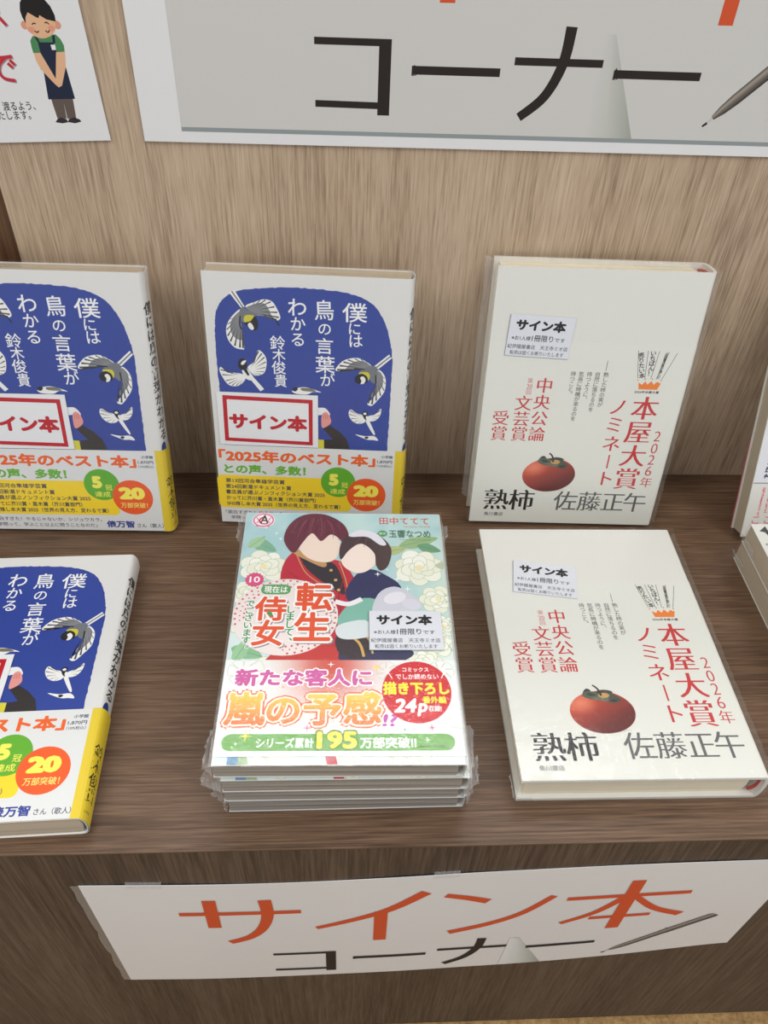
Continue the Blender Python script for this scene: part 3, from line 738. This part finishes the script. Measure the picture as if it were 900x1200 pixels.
# ================================================================== PERSIMMON NOVELS
WP, HP, TP = 136.4, 193.2, 22.7
def novel_print():
    p = Print(); R1 = (196, 52, 56); K1 = (34, 30, 30); G1 = (96, 96, 96); G2 = (84, 82, 80)
    mi = dict(off=-.007, hb=.02)
    def col(s, u, v, pitch, size, c, **k): p.vt(s, u, v, pitch, size, c, **{**mi, **k})
    col('中央公論', 40.8, 113.4, 12.5, 12.2, R1); col('文芸賞', 28.2, 99.7, 12.0, 12.2, R1); col('受賞', 13.8, 87.9, 12.1, 12.2, R1)
    p.ch('第', 30.6, 116.7, 4.1, R1, off=-.005); p.h('20', 28.7, 32.5, 110.6, 114.0, R1); p.ch('回', 30.6, 108.3, 4.1, R1, off=-.005); p.up()
    p.rect(80.45, 125.3, 80.8, 132.7, G2)
    for s, u in (('熟した柿の実が', 81.3), ('自然に落ちるのを', 75.6), ('待つように、', 70.0), ('気長に時機が来るのを', 64.5), ('待つこと。', 59.0)):
        p.vt(s, u, 122.6, 3.74, 3.9, G2, bold=.006)
    def slant(s, a, b, size, bold):
        n = len(s); dx, dy = b[0] - a[0], b[1] - a[1]; r = math.atan2(dx, -dy)
        for i, c in enumerate(s):
            t = (i + .5) / n; p.ch(c, a[0] + dx * t, a[1] + dy * t, size, K1, rot=r, bold=bold)
        p.up()
    slant('売りたい本', (101.7, 139.2), (106.2, 120.8), 4.1, .022); slant('いちばん！', (109.8, 140.8), (111.3, 122.6), 4.1, .022); slant('全国書店員が選んだ', (119.2, 139.6), (117.2, 120.6), 2.4, .016)
    for a, b in (((99.6, 140.7), (103.4, 120.7)), ((106.2, 140.7), (108.2, 120.6)), ((113.9, 140.6), (112.3, 120.6)), ((120.5, 140.2), (116.0, 120.3)), ((126.2, 139.5), (119.8, 120.2))):
        p.stroke([a, b], .28, K1)
    p.poly([(105.6, 112.6), (104.6, 117.6), (107.4, 116.0), (109.0, 118.7), (111.0, 116.2), (113.2, 119.0), (115.2, 116.3), (117.2, 118.5), (120, 117.2), (118.4, 112.6)], (234, 128, 48))
    for u, v in ((103.8, 119.4), (108.6, 120.2), (113.4, 120.4), (119.8, 119.4)): p.ell(u, v, .45, .45, (150, 110, 80), 8)
    p.h('2026年本屋大賞', 103.2, 120.2, 109.6, 111.6, K1, bold=.02)
    for c, u, v in (('本', 113.3, 98.4), ('屋', 112.7, 79.8), ('大', 113.0, 60.4), ('賞', 112.4, 41.0)): p.ch(c, u, v, 19.4, R1, off=-.009, hb=.028)
    for c, u, v in (('ノ', 94.5, 98.9), ('ミ', 94.6, 85.2), ('ネ', 95.4, 69.8), ('ト', 96.4, 40.8)): p.ch(c, u, v, 14.2, R1, off=-.008, hb=.022)
    p.ch('ー', 95.8, 55, 14.2, R1, turn=1, off=-.006); p.up()
    for c, v in (('2', 76.6), ('0', 66.8), ('2', 57.4), ('6', 48.0)): p.h(c, 124.7, 129.3, v - 4.0, v + 4.0, R1, off=-.014, hb=.01)
    p.ch('年', 127.2, 38.3, 9.6, R1, off=-.01, hb=.013); p.up()
    # printed picture of the fruit
    cx, cy, rx, ry, rot = 54.4, 42.4, 18.8, 14.7, -9
    p.ell(57, 30.2, 16, 2.2, lambda q: L(*blend((176, 172, 164), (232, 231, 224), (math.hypot((q[0] - 57) / 16, (q[1] - 30.2) / 2.2)) ** .7)), 28)
    ca, sa = math.cos(math.radians(rot)), math.sin(math.radians(rot)); pts = []; fs = []; NR, NA = 7, 36
    for r in range(NR + 1):
        for a in range(NA):
            t = 2 * math.pi * a / NA; e = 1 + .06 * math.sin(2 * t + .3); x = rx * e * math.cos(t) * r / NR; y = ry * e * math.sin(t) * r / NR
            pts.append((cx + x * ca - y * sa, cy + x * sa + y * ca))
    for r in range(NR):
        for a in range(NA): fs.append((r * NA + a, (r + 1) * NA + a, (r + 1) * NA + (a + 1) % NA, r * NA + (a + 1) % NA))
    def fruit(q):
        x, y = (q[0] - cx) / rx, (q[1] - cy) / ry
        b = blend((192, 72, 48), (96, 26, 26), .5 + .55 * x * .8 - .6 * y); return L(*blend(b, (226, 128, 96), 1.1 - 1.9 * math.hypot(x + .62, y - .42)))
    p.add(pts, fs, fruit); p.up()
    for q_, c in (([(53, 56), (58, 57.6), (63.4, 56.2), (61, 54), (56, 54)], (52, 58, 50)), ([(45.2, 54.5), (46.4, 57.2), (48.4, 58.4), (50.4, 57), (49, 54.2)], (44, 48, 42)),
                  ([(56, 53.8), (52, 56.2), (47, 56.4), (44.6, 53.8), (47, 51.8), (51, 50.6), (55.4, 51.4)], (80, 92, 76)), ([(57, 53.6), (61, 55.2), (64.6, 53.6), (67.4, 50.4), (63.6, 48.2), (59, 49.2), (56, 51.5)], (66, 76, 64)),
                  ([(49.5, 52), (54, 50.0), (58.4, 49.6), (60.4, 51), (57, 53.2)], (96, 106, 88)), ([(60.5, 50.4), (65.5, 50.6), (63, 49)], (38, 42, 38)), ([(47, 54.6), (50, 55.4), (53, 53.6), (50, 53)], (52, 60, 50))):
        p.poly(smooth_loop(q_, 4), c)
    p.ell(57.6, 53.6, 3.4, 1.8, (196, 152, 92), 16); p.stroke([(52.2, 60.8), (54.2, 59.0), (55.4, 56.6), (56.0, 53.4)], [1.0, 1.5], (46, 44, 38), 4)
    for c, u in (('熟', 18.3), ('柿', 37.3)): p.ch(c, u, 20.2, 19.6, K1, off=-.008, hb=.026)
    for c, u in (('佐', 70.4), ('藤', 88.4), ('正', 106.2), ('午', 122.6)): p.ch(c, u, 20.4, 18.4, G1, off=-.003 if c == '佐' else -.008, hb=.011 if c == '佐' else .017)
    p.up(); p.h('角川書店', 10.6, 24.9, 5.6, 8.9, G2, bold=.01)
    return p
bp_ = Book(WP, HP, TP, 2.4, 3.6, 3.2, .85)
nov = thing('hardcover_novel', 'white persimmon novel lying flat on the right of the shelf', 'book', 'persimmon novels')
cvp = bp_.shell('cover', 0, 2.2, 0, HP, M_white, nov)
bdp = bp_.shell('paper_band', .2, .12, .2, 144.6, M_bandP, nov)
novel_print().build('band_print', bdp, lambda u, v, l: bp_.wrap(u, v, l, .2), M_ink, .01)
bp_.pages(M_pagC, nov, 3.4, 8.5, 3.0)
bp_.headband(3.6, M_red, nov); bp_.headband(HP - 3.6, M_red, nov)
bp_.film(nov, 11, .95, 3.6, .9)
st = make_sticker(nov)
nov_s = dup(nov, 'white persimmon novel standing upright against the right of the back wall')
put_sticker(st, 15.2, 134.2, -8.7, TP + .42)
put_sticker([c for c in nov_s.children if c.name.startswith('sticker')][0], 10.4, 134.4, -2.2, TP + .42)
flap(nov, [(-.6, 0, .5), (-.6, 14, .5), (-2.8, 12, 8), (-2.4, -1, 6)], 4, .9); flap(nov, [(-.6, -.5, 1), (10, -.5, 1), (7, -1.8, 7), (-1.5, -1.4, 7)], 7, .8)
flap(nov_s, [(-.6, 8, 1), (-.6, HP - 1, 1), (-5.5, HP + .5, .4), (-4.5, 10, .4)], 5, .35)
flap(nov_s, [(92, HP + .6, 4), (128, HP + .6, 6), (126, HP + 2.6, 14), (96, HP + 2.2, 12)], 9, 1.0)
lay(nov, 0.1524, -0.1841, -0.0043, WP, HP)
stand(nov_s, 0.1506, -0.0616, -0.0344, 0.1721, WP, TP)

# ================================================================== COMIC STACK
WM, HM, TM = 128.6, 183.6, 12.0
KX, KY = WM / 128.0, HM / 182.0
def peony(p, cx, cy, r, seed, c1=(232, 234, 212), c2=(240, 226, 170), ol=(186, 196, 168)):
    rnd = random.Random(seed)
    for ringi, (rr, n, pr) in enumerate(((.62, 7, .46), (.38, 6, .36), (.16, 4, .24))):
        for i in range(n):
            a = 2 * math.pi * i / n + seed + ringi * .5; x, y = cx + r * rr * math.cos(a), cy + r * rr * .85 * math.sin(a)
            k = pr * rnd.uniform(.85, 1.12) * r
            p.ell(x, y, k + .35, k * .85 + .35, ol, 14, math.degrees(a)); p.ell(x, y, k, k * .85, blend(c1, (248, 248, 240), rnd.random() * .7), 14, math.degrees(a))
    p.ell(cx, cy, r * .16, r * .13, c2, 10)
def leaf(p, a, b, w, c):
    dx, dy = b[0] - a[0], b[1] - a[1]; l = math.hypot(dx, dy); nx, ny = -dy / l * w, dx / l * w
    p.poly(smooth_loop([a, (a[0] + dx * .4 + nx, a[1] + dy * .4 + ny), b, (a[0] + dx * .4 - nx, a[1] + dy * .4 - ny)], 4), c)
    p.stroke([a, b], .35, blend(c, (60, 90, 70), .4))
def spark(p, u, v, r, c):
    pts = []
    for i in range(8):
        a = math.pi / 4 * i; k = r if i % 2 == 0 else r * .22; pts.append((u + k * math.cos(a), v + k * math.sin(a)))
    p.poly(pts, c)
def comic_cover():
    p = Print()
    def bg(q):
        u, v = q; n = noise.noise(Vector((u * .035, v * .035, 2))) * .5 + .5; n2 = noise.noise(Vector((u * .11, v * .11, 7))) * .5 + .5
        c = blend((118, 176, 192), (196, 222, 208), n * .75 + .3 * (u / 128) + .18 * (1 - v / 182)); return L(*blend(c, (232, 238, 232), n2 * .5 + (.45 if v < 90 else 0)))
    p.rect(.2, .2, 127.8, 181.8, bg, 20, 28)
    # flowers and leaves
    for a, b, w_, c in (((100, 152), (126, 160), 5, (150, 182, 130)), ((104, 150), (84, 146), 4, (176, 190, 130)), ((112, 153), (127, 148), 4, (108, 158, 120)), ((6, 156), (22, 147), 5, (128, 178, 146)),
                       ((4, 150), (14, 160), 4, (164, 200, 156)), ((2, 72), (20, 66), 5, (134, 184, 140)), ((4, 62), (12, 80), 4, (150, 196, 150)), ((20, 74), (34, 64), 3, (70, 128, 176)), ((6, 112), (14, 108), 3, (70, 124, 176))):
        leaf(p, a, b, w_, c)
    for cx, cy, r, sd in ((15, 134, 14, 1), (112, 134, 15, 2), (8, 112, 10, 3), (122, 108, 11, 4), (8, 92, 11, 5), (120, 76, 10, 6), (22, 54, 12, 7), (124, 88, 8, 8), (6, 44, 9, 9), (112, 62, 9, 10), (30, 12, 12, 12), (66, 8, 10, 13), (100, 8, 11, 14)):
        peony(p, cx, cy, r, sd)
    p.rect(7.6, .3, 13, 6, (98, 142, 176)); p.poly([(13, .3), (19, .3), (16.5, 6), (13, 6)], (158, 184, 140)); p.poly([(58, .3), (63.4, .3), (62, 6), (56.6, 6)], (186, 50, 62))
    # plain generic couple in the same colours: simple shapes without features
    p.poly(smooth_loop([(26, 128), (34, 147), (48, 140), (62, 139), (70, 128), (74, 112), (66, 92), (62, 64), (30, 62), (24, 56), (30, 84)], 5), (186, 38, 56))
    p.poly(smooth_loop([(36, 147), (46, 142), (60, 135), (66, 112), (56, 118), (42, 132)], 4), (44, 38, 44))
    p.poly(smooth_loop([(33, 149), (46, 143), (54, 137), (52, 133.5), (42, 139), (32, 146)], 3), (192, 148, 96))
    p.poly(smooth_loop([(22, 64), (40, 78), (62, 72), (80, 70), (74, 54), (46, 46), (24, 52)], 4), (194, 52, 48))
    p.poly(smooth_loop([(68, 74), (100, 72), (104, 66), (84, 58), (64, 62)], 4), (44, 46, 84))
    p.poly(smooth_loop([(62, 82), (76, 88), (80, 70), (72, 64), (62, 70)], 3), (52, 40, 46)); p.stroke([(64, 84), (74, 76), (77, 66)], 1.6, (206, 166, 90), 4); p.stroke([(72, 88), (80, 78), (82, 68)], 1.2, (206, 166, 90), 4)
    p.poly(smooth_loop([(36, 156), (38, 146), (46, 139), (56, 138), (61, 144), (62, 156), (54, 168), (42, 168)], 5), (240, 218, 200))
    p.poly(smooth_loop([(30, 148), (26, 158), (29, 171), (38, 180), (52, 180.5), (64, 172), (68, 160), (65, 152), (62, 158), (56, 162), (50, 156), (44, 163), (38, 154), (34, 146)], 5), (104, 44, 54))
    for a in range(7): p.stroke([(34 + a * 4.5, 176 - abs(a - 3)), (31 + a * 5.2, 163 + (a % 2) * 3)], [.5, .2], (134, 72, 80), 0)
    for a in range(9): p.stroke([(31 + a * 3.8, 158 + abs(a - 4) * -1.2 + 4), (33 + a * 3.5, 170 - abs(a - 4)), (38 + a * 2.2, 178 - abs(a - 4) * .8)], [.25, .5], (146, 84, 92) if a % 2 else (78, 30, 40), 3)
    for q_ in ([(30, 130), (40, 120), (44, 100)], [(66, 128), (62, 110), (64, 96)], [(50, 74), (56, 90), (60, 108)]): p.stroke(q_, [.5, .9], (150, 24, 44), 4)
    for q_ in ([(35, 144), (42, 128), (56, 116)], [(62, 138), (66, 124), (68, 112)]): p.stroke(q_, .6, (204, 164, 96), 4)
    for u_, v_ in ((57, 131), (60, 123), (62, 115)): p.ell(u_, v_, 1.1, 1.1, (206, 170, 104), 10)
    p.poly(smooth_loop([(73, 128), (82, 132), (90, 128), (100, 118), (96, 104), (74, 102), (66, 112)], 4), (42, 46, 88))
    p.poly(smooth_loop([(64, 148), (64, 136), (72, 129), (80, 131), (86, 140), (84, 152), (72, 158)], 5), (244, 226, 212))
    p.poly(smooth_loop([(62, 150), (66, 160), (76, 165), (88, 161), (95, 150), (93, 136), (88, 131), (85, 136), (84, 146), (76, 154), (68, 148), (63, 140)], 5), (74, 54, 52))
    for a in range(8): p.stroke([(68 + a * 3.2, 151 + (a % 3)), (71 + a * 2.8, 158 - abs(a - 3) * .6), (76 + a * 1.4, 163.5)], [.2, .45], (112, 88, 84) if a % 2 else (48, 34, 34), 3)
    p.poly(smooth_loop([(68, 162), (76, 166.5), (86, 163), (92, 154), (88, 153), (80, 160), (70, 160)], 4), (226, 224, 230))
    p.poly(smooth_loop([(64, 98), (74, 108), (86, 106), (84, 86), (70, 80), (62, 88)], 4), (126, 182, 164)); p.poly(smooth_loop([(62, 88), (78, 92), (84, 82), (70, 78), (62, 80)], 4), (214, 222, 222))
    p.poly(smooth_loop([(82, 96), (86, 112), (96, 118), (106, 112), (112, 104), (104, 96), (90, 92)], 4), (206, 206, 216)); p.ell(96, 109, 7, 4.5, (228, 226, 232), 20, 20); p.ell(106, 104, 6, 4, (214, 212, 222), 18, -20)
    p.stroke([(60, 106), (68, 104), (76, 108)], 3.4, (238, 236, 236), 4)
    for u, v, r in ((86, 128, 2.2), (98, 124, 2.6), (104, 116, 2.6), (92, 132, 1.4), (21, 163, 1.4), (24, 158, 1.6), (14, 168, 1.2)): spark(p, u, v, r, (246, 250, 248))
    # lace doily under the title
    p.ell(31, 95, 31, 28.5, (236, 224, 220), 40)
    for i in range(44):
        a = 2 * math.pi * i / 44
        for rr, sz in ((.95, .8), (.86, .55), (.78, .8)):
            if math.sin(a) > .55 or math.cos(a) > .55 or math.sin(a) < -.6: p.ell(31 + 31 * rr * math.cos(a + rr), 95 + 28.5 * rr * math.sin(a + rr), sz, sz, (204, 96, 90), 6)
    p.up()
    OR = (224, 82, 40); GN = (66, 142, 84); WH = (248, 246, 242)
    big = (('転', 47.2, 109.6, 22.5), ('生', 47.0, 86.8, 22.5), ('侍', 22.2, 100.4, 19.2), ('女', 21.8, 82.4, 19.2))
    for c, u, v, z in big: p.ch(c, u + .9, v - .9, z, (150, 140, 140), bold=.075)
    p.up()
    for c, u, v, z in big: p.ch(c, u, v, z, WH, bold=.085)
    p.up()
    for c, u, v, z in big: p.ch(c, u, v, z, OR, bold=.028)
    p.up()
    sm = [(c, 33.8, 99.6 - i * 5.5, 6.2) for i, c in enumerate('しまして')] + [('、', 37.0, 79.6, 6.2)] + [(c, 9.7, 104.2 - i * 5.4, 5.6) for i, c in enumerate('でございます')] + [('。', 12.4, 74.2, 5.4)]
    for c, u, v, z in sm: p.ch(c, u, v, z, WH, bold=.12)
    p.up()
    for c, u, v, z in sm: p.ch(c, u, v, z, GN, bold=.026)
    p.up(); leaf(p, (20.6, 98.4), (23.6, 94.2), 1.3, (70, 160, 90))
    p.rrect(15.2, 111.2, 33, 119, 3.6, (88, 158, 92)); p.h('現在は', 17, 31.2, 112.4, 117.8, WH, bold=.02)
    pts = []
    for i in range(32):
        a = 2 * math.pi * i / 32; k = 6.0 if i % 2 else 5.2; pts.append((10.5 + k * math.cos(a), 122.8 + k * math.sin(a)))
    p.poly(pts, (214, 78, 128)); p.h('10', 7.4, 13.8, 120.4, 125.4, WH, bold=.02)
    # publisher mark and author names
    p.ell(11.6, 175, 7.4, 7.0, (246, 226, 230)); p.ell(11.6, 175, 6.8, 6.4, (216, 110, 142)); p.ell(11.6, 175, 5.9, 5.2, (246, 236, 236))
    for s in (-1, 1): p.stroke([(11.6 + s * 4.8, 177.6), (11.6 + s * 3.0, 174), (11.6 + s * 4.6, 172.4)], .7, (216, 110, 142), 4)
    p.stroke([(13.6, 176.2), (11, 177.4), (9.0, 174.8), (10.6, 171.8), (14.4, 171.6)], 1.1, (200, 44, 66), 5); p.h('A', 9.4, 15.0, 171.8, 179.8, (40, 30, 34), bold=.01)
    p.stroke([(7, 169.4), (16, 169.4)], .8, (216, 110, 142))
    p.h('田中ててて', 88, 121, 172.0, 178.8, (206, 70, 60), bold=.012); p.h('TANAKA TETETE', 103.4, 121.4, 169.2, 170.7, (206, 100, 84))
    p.ell(89.8, 163.3, 3.1, 2.7, (84, 150, 84)); p.h('原作', 87.6, 92, 162.2, 164.4, WH); p.h('玉響なつめ', 94, 121.2, 159.8, 166.8, (62, 110, 78), bold=.008); p.h('TAMAYURA NATSUME', 100.8, 121.4, 157.4, 158.7, (96, 140, 110))
    # spine
    p.rect(128.05, .2, 137.6, 181.8, (226, 230, 226), 8, 1)
    return p
def comic_band():
    p = Print(); PK = (206, 92, 160); WH = (250, 249, 248)
    def bg(q):
        u, v = q; n = noise.noise(Vector((u * .05, v * .05, 31))) * .5 + .5
        c = blend((246, 244, 246), (226, 234, 224), n); k = math.exp(-(((u - 58) / 20) ** 2 + ((v - 60) / 22) ** 2)); return L(*blend(blend(c, (206, 84, 70), k), (214, 212, 236), .4 * math.exp(-((u - 90) / 20) ** 2 - ((v - 24) / 16) ** 2)))
    p.rect(.3, 4.6, 127.8, 63.4, bg, 22, 12)
    rnd = random.Random(8)
    for cx, cy, r in ((12, 56, 10), (16, 26, 12), (118, 20, 11), (108, 8.8, 4), (60, 20, 10), (120, 56, 7), (90, 56, 6)):
        for i in range(7):
            a = 2 * math.pi * i / 7 + cx; pt = [(cx + r * .35 * math.cos(a), max(5, cy + r * .35 * math.sin(a))), (cx + r * math.cos(a - .3), max(5, min(63, cy + r * math.sin(a - .3)))), (cx + r * math.cos(a + .4), max(5, min(63, cy + r * math.sin(a + .4)))), (cx + r * .4 * math.cos(a + .7), max(5, cy + r * .4 * math.sin(a + .7)))]
            p.stroke(pt, .3, (200, 208, 188), 4)
    s1 = ('新たな客人に', 5.4, 82.4, 45.2, 58.4)
    p.h(*s1, WH, bold=.11); p.h(s1[0], s1[1] + 1, s1[2] - 1, s1[3] + .9, s1[4] - .9, PK, bold=.045)
    gx = [('嵐', 13.8, 32.2, 20.8), ('の', 34.0, 31.6, 19.6), ('予', 54.6, 32.0, 20.6), ('感', 76.0, 32.4, 20.8)]
    for c, u, v, z in gx: p.ch(c, u, v, z, (236, 118, 72), bold=.125, sx=1.02)
    p.up()
    for c, u, v, z in gx: p.ch(c, u, v, z, (250, 238, 222), bold=.08, sx=1.02)
    p.up()
    def gr(q): return L(*blend((226, 118, 66), (240, 206, 92), (q[1] - 22) / 18))
    for c, u, v, z in gx: p.ch(c, u, v, z, gr, bold=.03, sx=1.02)
    p.up()
    p.h('!?', 85.4, 94.6, 20.6, 29.6, WH, bold=.1, shear=.15); p.h('!?', 86.2, 93.8, 21.4, 28.8, (190, 84, 170), bold=.03, shear=.15)
    p.rrect(3.6, 7.5, 123.8, 17.2, 4.8, (104, 166, 72))
    p.h('シリーズ累計', 21.4, 50.9, 9.2, 15.0, WH, bold=.026)
    p.h('195', 51.4, 74.0, 7.8, 19.6, (72, 130, 44), bold=.08); p.h('195', 52.2, 73.2, 8.6, 18.8, (246, 220, 64), bold=.045)
    p.h('万部突破!!', 74.6, 103.8, 8.9, 15.4, WH, bold=.03); p.h('※原作小説・電子書籍含む', 104.4, 120.6, 9.0, 10.8, (52, 96, 44), bold=.012)
    spark(p, 15.6, 16, 3.4, (248, 226, 84)); spark(p, 11, 11.6, 1.4, WH); spark(p, 9.4, 9.6, .8, WH); spark(p, 109.6, 13.6, 1.8, WH)
    spark(p, 84, 58.4, 2.8, (246, 222, 70)); spark(p, 58.6, 60.4, 2.2, WH); spark(p, 47, 20.6, 2.4, (222, 96, 150)); spark(p, 112.4, 20.6, 2.3, (222, 96, 150)); spark(p, 98, 19.6, 1.3, (110, 150, 100)); spark(p, 33, 45.6, 1.0, (206, 150, 60))
    p.ell(105.6, 42.8, 18.9, 19.6, (206, 30, 40), 44)
    p.h('コミックス', 98.2, 113, 55.4, 58.4, WH, bold=.022); p.h('でしか読めない', 94.4, 118.2, 50.6, 54.2, WH, bold=.018)
    p.stroke([(90.2, 55.4), (92.4, 51.2)], .5, WH); p.stroke([(121.6, 55.4), (119.6, 51.2)], .5, WH)
    p.h('描き下ろし', 87.2, 123.6, 40.6, 49.0, (248, 232, 62), bold=.05); p.h('番外編', 108.4, 121.2, 35.2, 39.8, (248, 232, 62), bold=.03)
    p.h('24', 92.6, 104.4, 29.6, 38.4, WH, bold=.04, shear=.18); p.h('p', 105.0, 110.0, 27.4, 35.4, WH, bold=.04, shear=.18); p.h('収録!', 111.4, 118.4, 30.2, 34.0, WH, bold=.026)
    return p
bm_ = Book(WM, HM, TM, .35, .6, .5, .5)
com = thing('comic_book', 'tmp', 'book', 'shrink-wrapped comics in the stack')
cvm = bm_.shell('cover', 0, .3, 0, HM, M_whiteB, com)
comic_cover().build('cover_print', cvm, lambda u, v, l: bm_.wrap(max(.3, u) * KX, min(181.7, max(.3, v)) * KY, l), M_ink, .004)
bdm = bm_.shell('paper_band', .6, .1, 4.6 * KY, 63.4 * KY, M_band, com)
comic_band().build('band_print', bdm, lambda u, v, l: bm_.wrap(u * KX, v * KY, l, .6), M_ink, .005)
bm_.pages(M_pagM, com, .5, 3.6, .6)
bm_.film(com, 21, 1.35, .4, .5)
sm_ = make_sticker(com); put_sticker(sm_, 80.3, 70.5, 0, TM + 1.02)
pitch = 13.45
names = ['grey-edged comic, bottom of the shrink-wrapped stack', 'shrink-wrapped comic second from the bottom of the stack', 'shrink-wrapped comic just under the top one of the stack']
pos = [(-0.0118, -0.1918, 0.004), (-0.0122, -0.1928, -.004), (-0.0118, -0.1945, -.004)]
stack = []
for i in range(3):
    c = dup(com, names[i]); lay(c, pos[i][0], pos[i][1], pos[i][2], WM, HM, i * pitch * MM + .0003); stack.append(c)
lay(com, -0.0143, -0.1938, -0.0131, WM, HM, 3 * pitch * MM + .0003); stack.append(com)
com['label'] = 'top comic of the stack, couple on the cover and a white sticker'
fl = [  # crumpled film fins, per book from the bottom
 [[(-.8, -1, 1), (-.8, 16, 1), (-3.0, 15, 6), (-3.0, 1, 6)], [(WM + 2, 0, 1), (WM + 2, 14, 1), (WM + 4.5, 13, 7), (WM + 4.5, 1, 7)]],
 [[(-.8, -1, 1), (-.8, 14, 1), (-5, 12, 8), (-6, -1, 8)], [(WM + 2, -1, 1), (WM + 2, 12, 1), (WM + 5.5, 11, 7), (WM + 4.5, -1, 7)]],
 [[(-.8, -.5, 1), (-.8, 18, 1), (-9, 14, 6), (-11, 1, 7)], [(WM + 2, -.5, 1), (WM + 2, 18, 1), (WM + 7, 15, 7), (WM + 5, 0, 7)]],
 [[(-.8, 0, 2), (-.8, 26, 4), (-3.2, 22, 9), (-5.0, 1, 9)], [(WM + 2, -1, 1), (WM + 2, 30, 3), (WM + 6.5, 24, 8), (WM + 5.5, 2, 7)],
  [(-.8, HM - 26, 3), (-.8, HM + 1, 2), (-5.5, HM - 1, 9), (-4.5, HM - 22, 8)], [(WM + 2, HM - 20, 3), (WM + 2, HM - 3, 2), (WM + 5.5, HM - 6, 8), (WM + 4.5, HM - 18, 8)]]]
for i, c in enumerate(stack):
    w_ = [x for x in c.children if x.name.startswith('shrink_wrap')][0]
    for j, q in enumerate(fl[i]): flap(w_, q, 11 * i + j * 3.7, 1.5)

# ================================================================== BOOKS AT THE RIGHT EDGE
br = Book(130, 188, 16, 1.2, 2.5, 1.2, .8)
rs = thing('paperback_book', 'white book with pink writing standing at the right edge, pink back board', 'book')
cr = br.shell('cover', 0, 1.0, 0, 188, M_white, rs)
p = Print(); PKT = (222, 96, 122)
p.rect(0.4, 44, 129, 100, (222, 222, 226)); rnd = random.Random(5)
def marks(p, u, v0, v1, w_, c):
    v_ = v0
    while v_ > v1:
        p.stroke([(u - w_ * rnd.uniform(.3, .5), v_), (u + w_ * rnd.uniform(.2, .5), v_ - rnd.uniform(-.1, .25) * w_)], w_ * rnd.uniform(.16, .3), c)
        if rnd.random() < .6: p.stroke([(u + w_ * rnd.uniform(-.3, .3), v_ + w_ * .3), (u + w_ * rnd.uniform(-.3, .3), v_ - w_ * .4)], w_ * .2, c)
        v_ -= w_ * rnd.uniform(.45, .75)
for u in (9, 15, 22): marks(p, u, 96, 48, 5.0, (56, 54, 88))
p.rect(.4, 43.4, 129, 44, (90, 90, 96))
for u, a, b in ((9.5, 40, 18), (14.5, 38, 20), (20, 40, 18)): marks(p, u, a, b, 2.6, PKT)
p.vt('こ', 8.5, 14, 8, 8, PKT, bold=.01); p.vt('こ', 18, 14, 8, 8, PKT, bold=.01)
p.build('cover_print', cr, lambda u, v, l: br.wrap(u, v, l), M_ink, .01)
box('back_board', (-.2 * MM, 0, -1.2 * MM), (126 * MM, 70 * MM, -.05 * MM), M_pink, rs)
br.pages(M_pagB, rs, 1.0, 2.0, 1.0); br.film(rs, 33, .6, 2.6)
stand(rs, 0.3519, -0.0776, 0.0, 0.3358, 130, 16)
bs = Book(130, 186, 18.2, .5, 1.6, .6, .6)
r1 = thing('paperback_book', 'lower shrink-wrapped book of the pair stacked at the right edge', 'book', 'shrink-wrapped pair at the right edge')
c1 = bs.shell('cover', 0, .4, 0, 186, M_white, r1)
p = Print(); K2 = (36, 34, 36)
p.stroke([(7, 181), (11, 170), (12, 158)], [2.2, 3.2], K2, 4); p.poly([(3.5, 179), (9.5, 184), (10, 177)], K2); p.stroke([(20, 181), (16, 172), (11, 166)], [3.2, 2], K2, 4)
p.h('95', 3, 9, 163.5, 167, K2); p.stroke([(9, 168), (40, 168)], .4, K2); p.stroke([(13, 160), (40, 160)], .4, K2); p.stroke([(13, 154), (40, 154)], .4, K2)
p.h('ru', 8, 15, 138, 144, (120, 60, 66), bold=.02)
p.build('cover_print', c1, lambda u, v, l: bs.wrap(u, v, l), M_ink, .01)
bs.pages(M_pagB, r1, .5, 3.0, 1.0); bs.film(r1, 41, .55, 1.7, .6)
r2 = dup(r1, 'upper shrink-wrapped book of the right-edge pair, black brush mark on cover')
lay(r1, .2768 + .065, -.0945 - .093, 0.0, 130, 186, .0002); lay(r2, .2752 + .065, -.0975 - .093, -.004, 130, 186, .0196)
for r_, sd in ((r1, 3), (r2, 8)):
    w_ = [x for x in r_.children if x.name.startswith('shrink_wrap')][0]
    flap(w_, [(-.6, 166, 2), (-.6, 186, 2), (-3.0, 187, 9), (-1.6, 168, 10)], sd, 1.0)
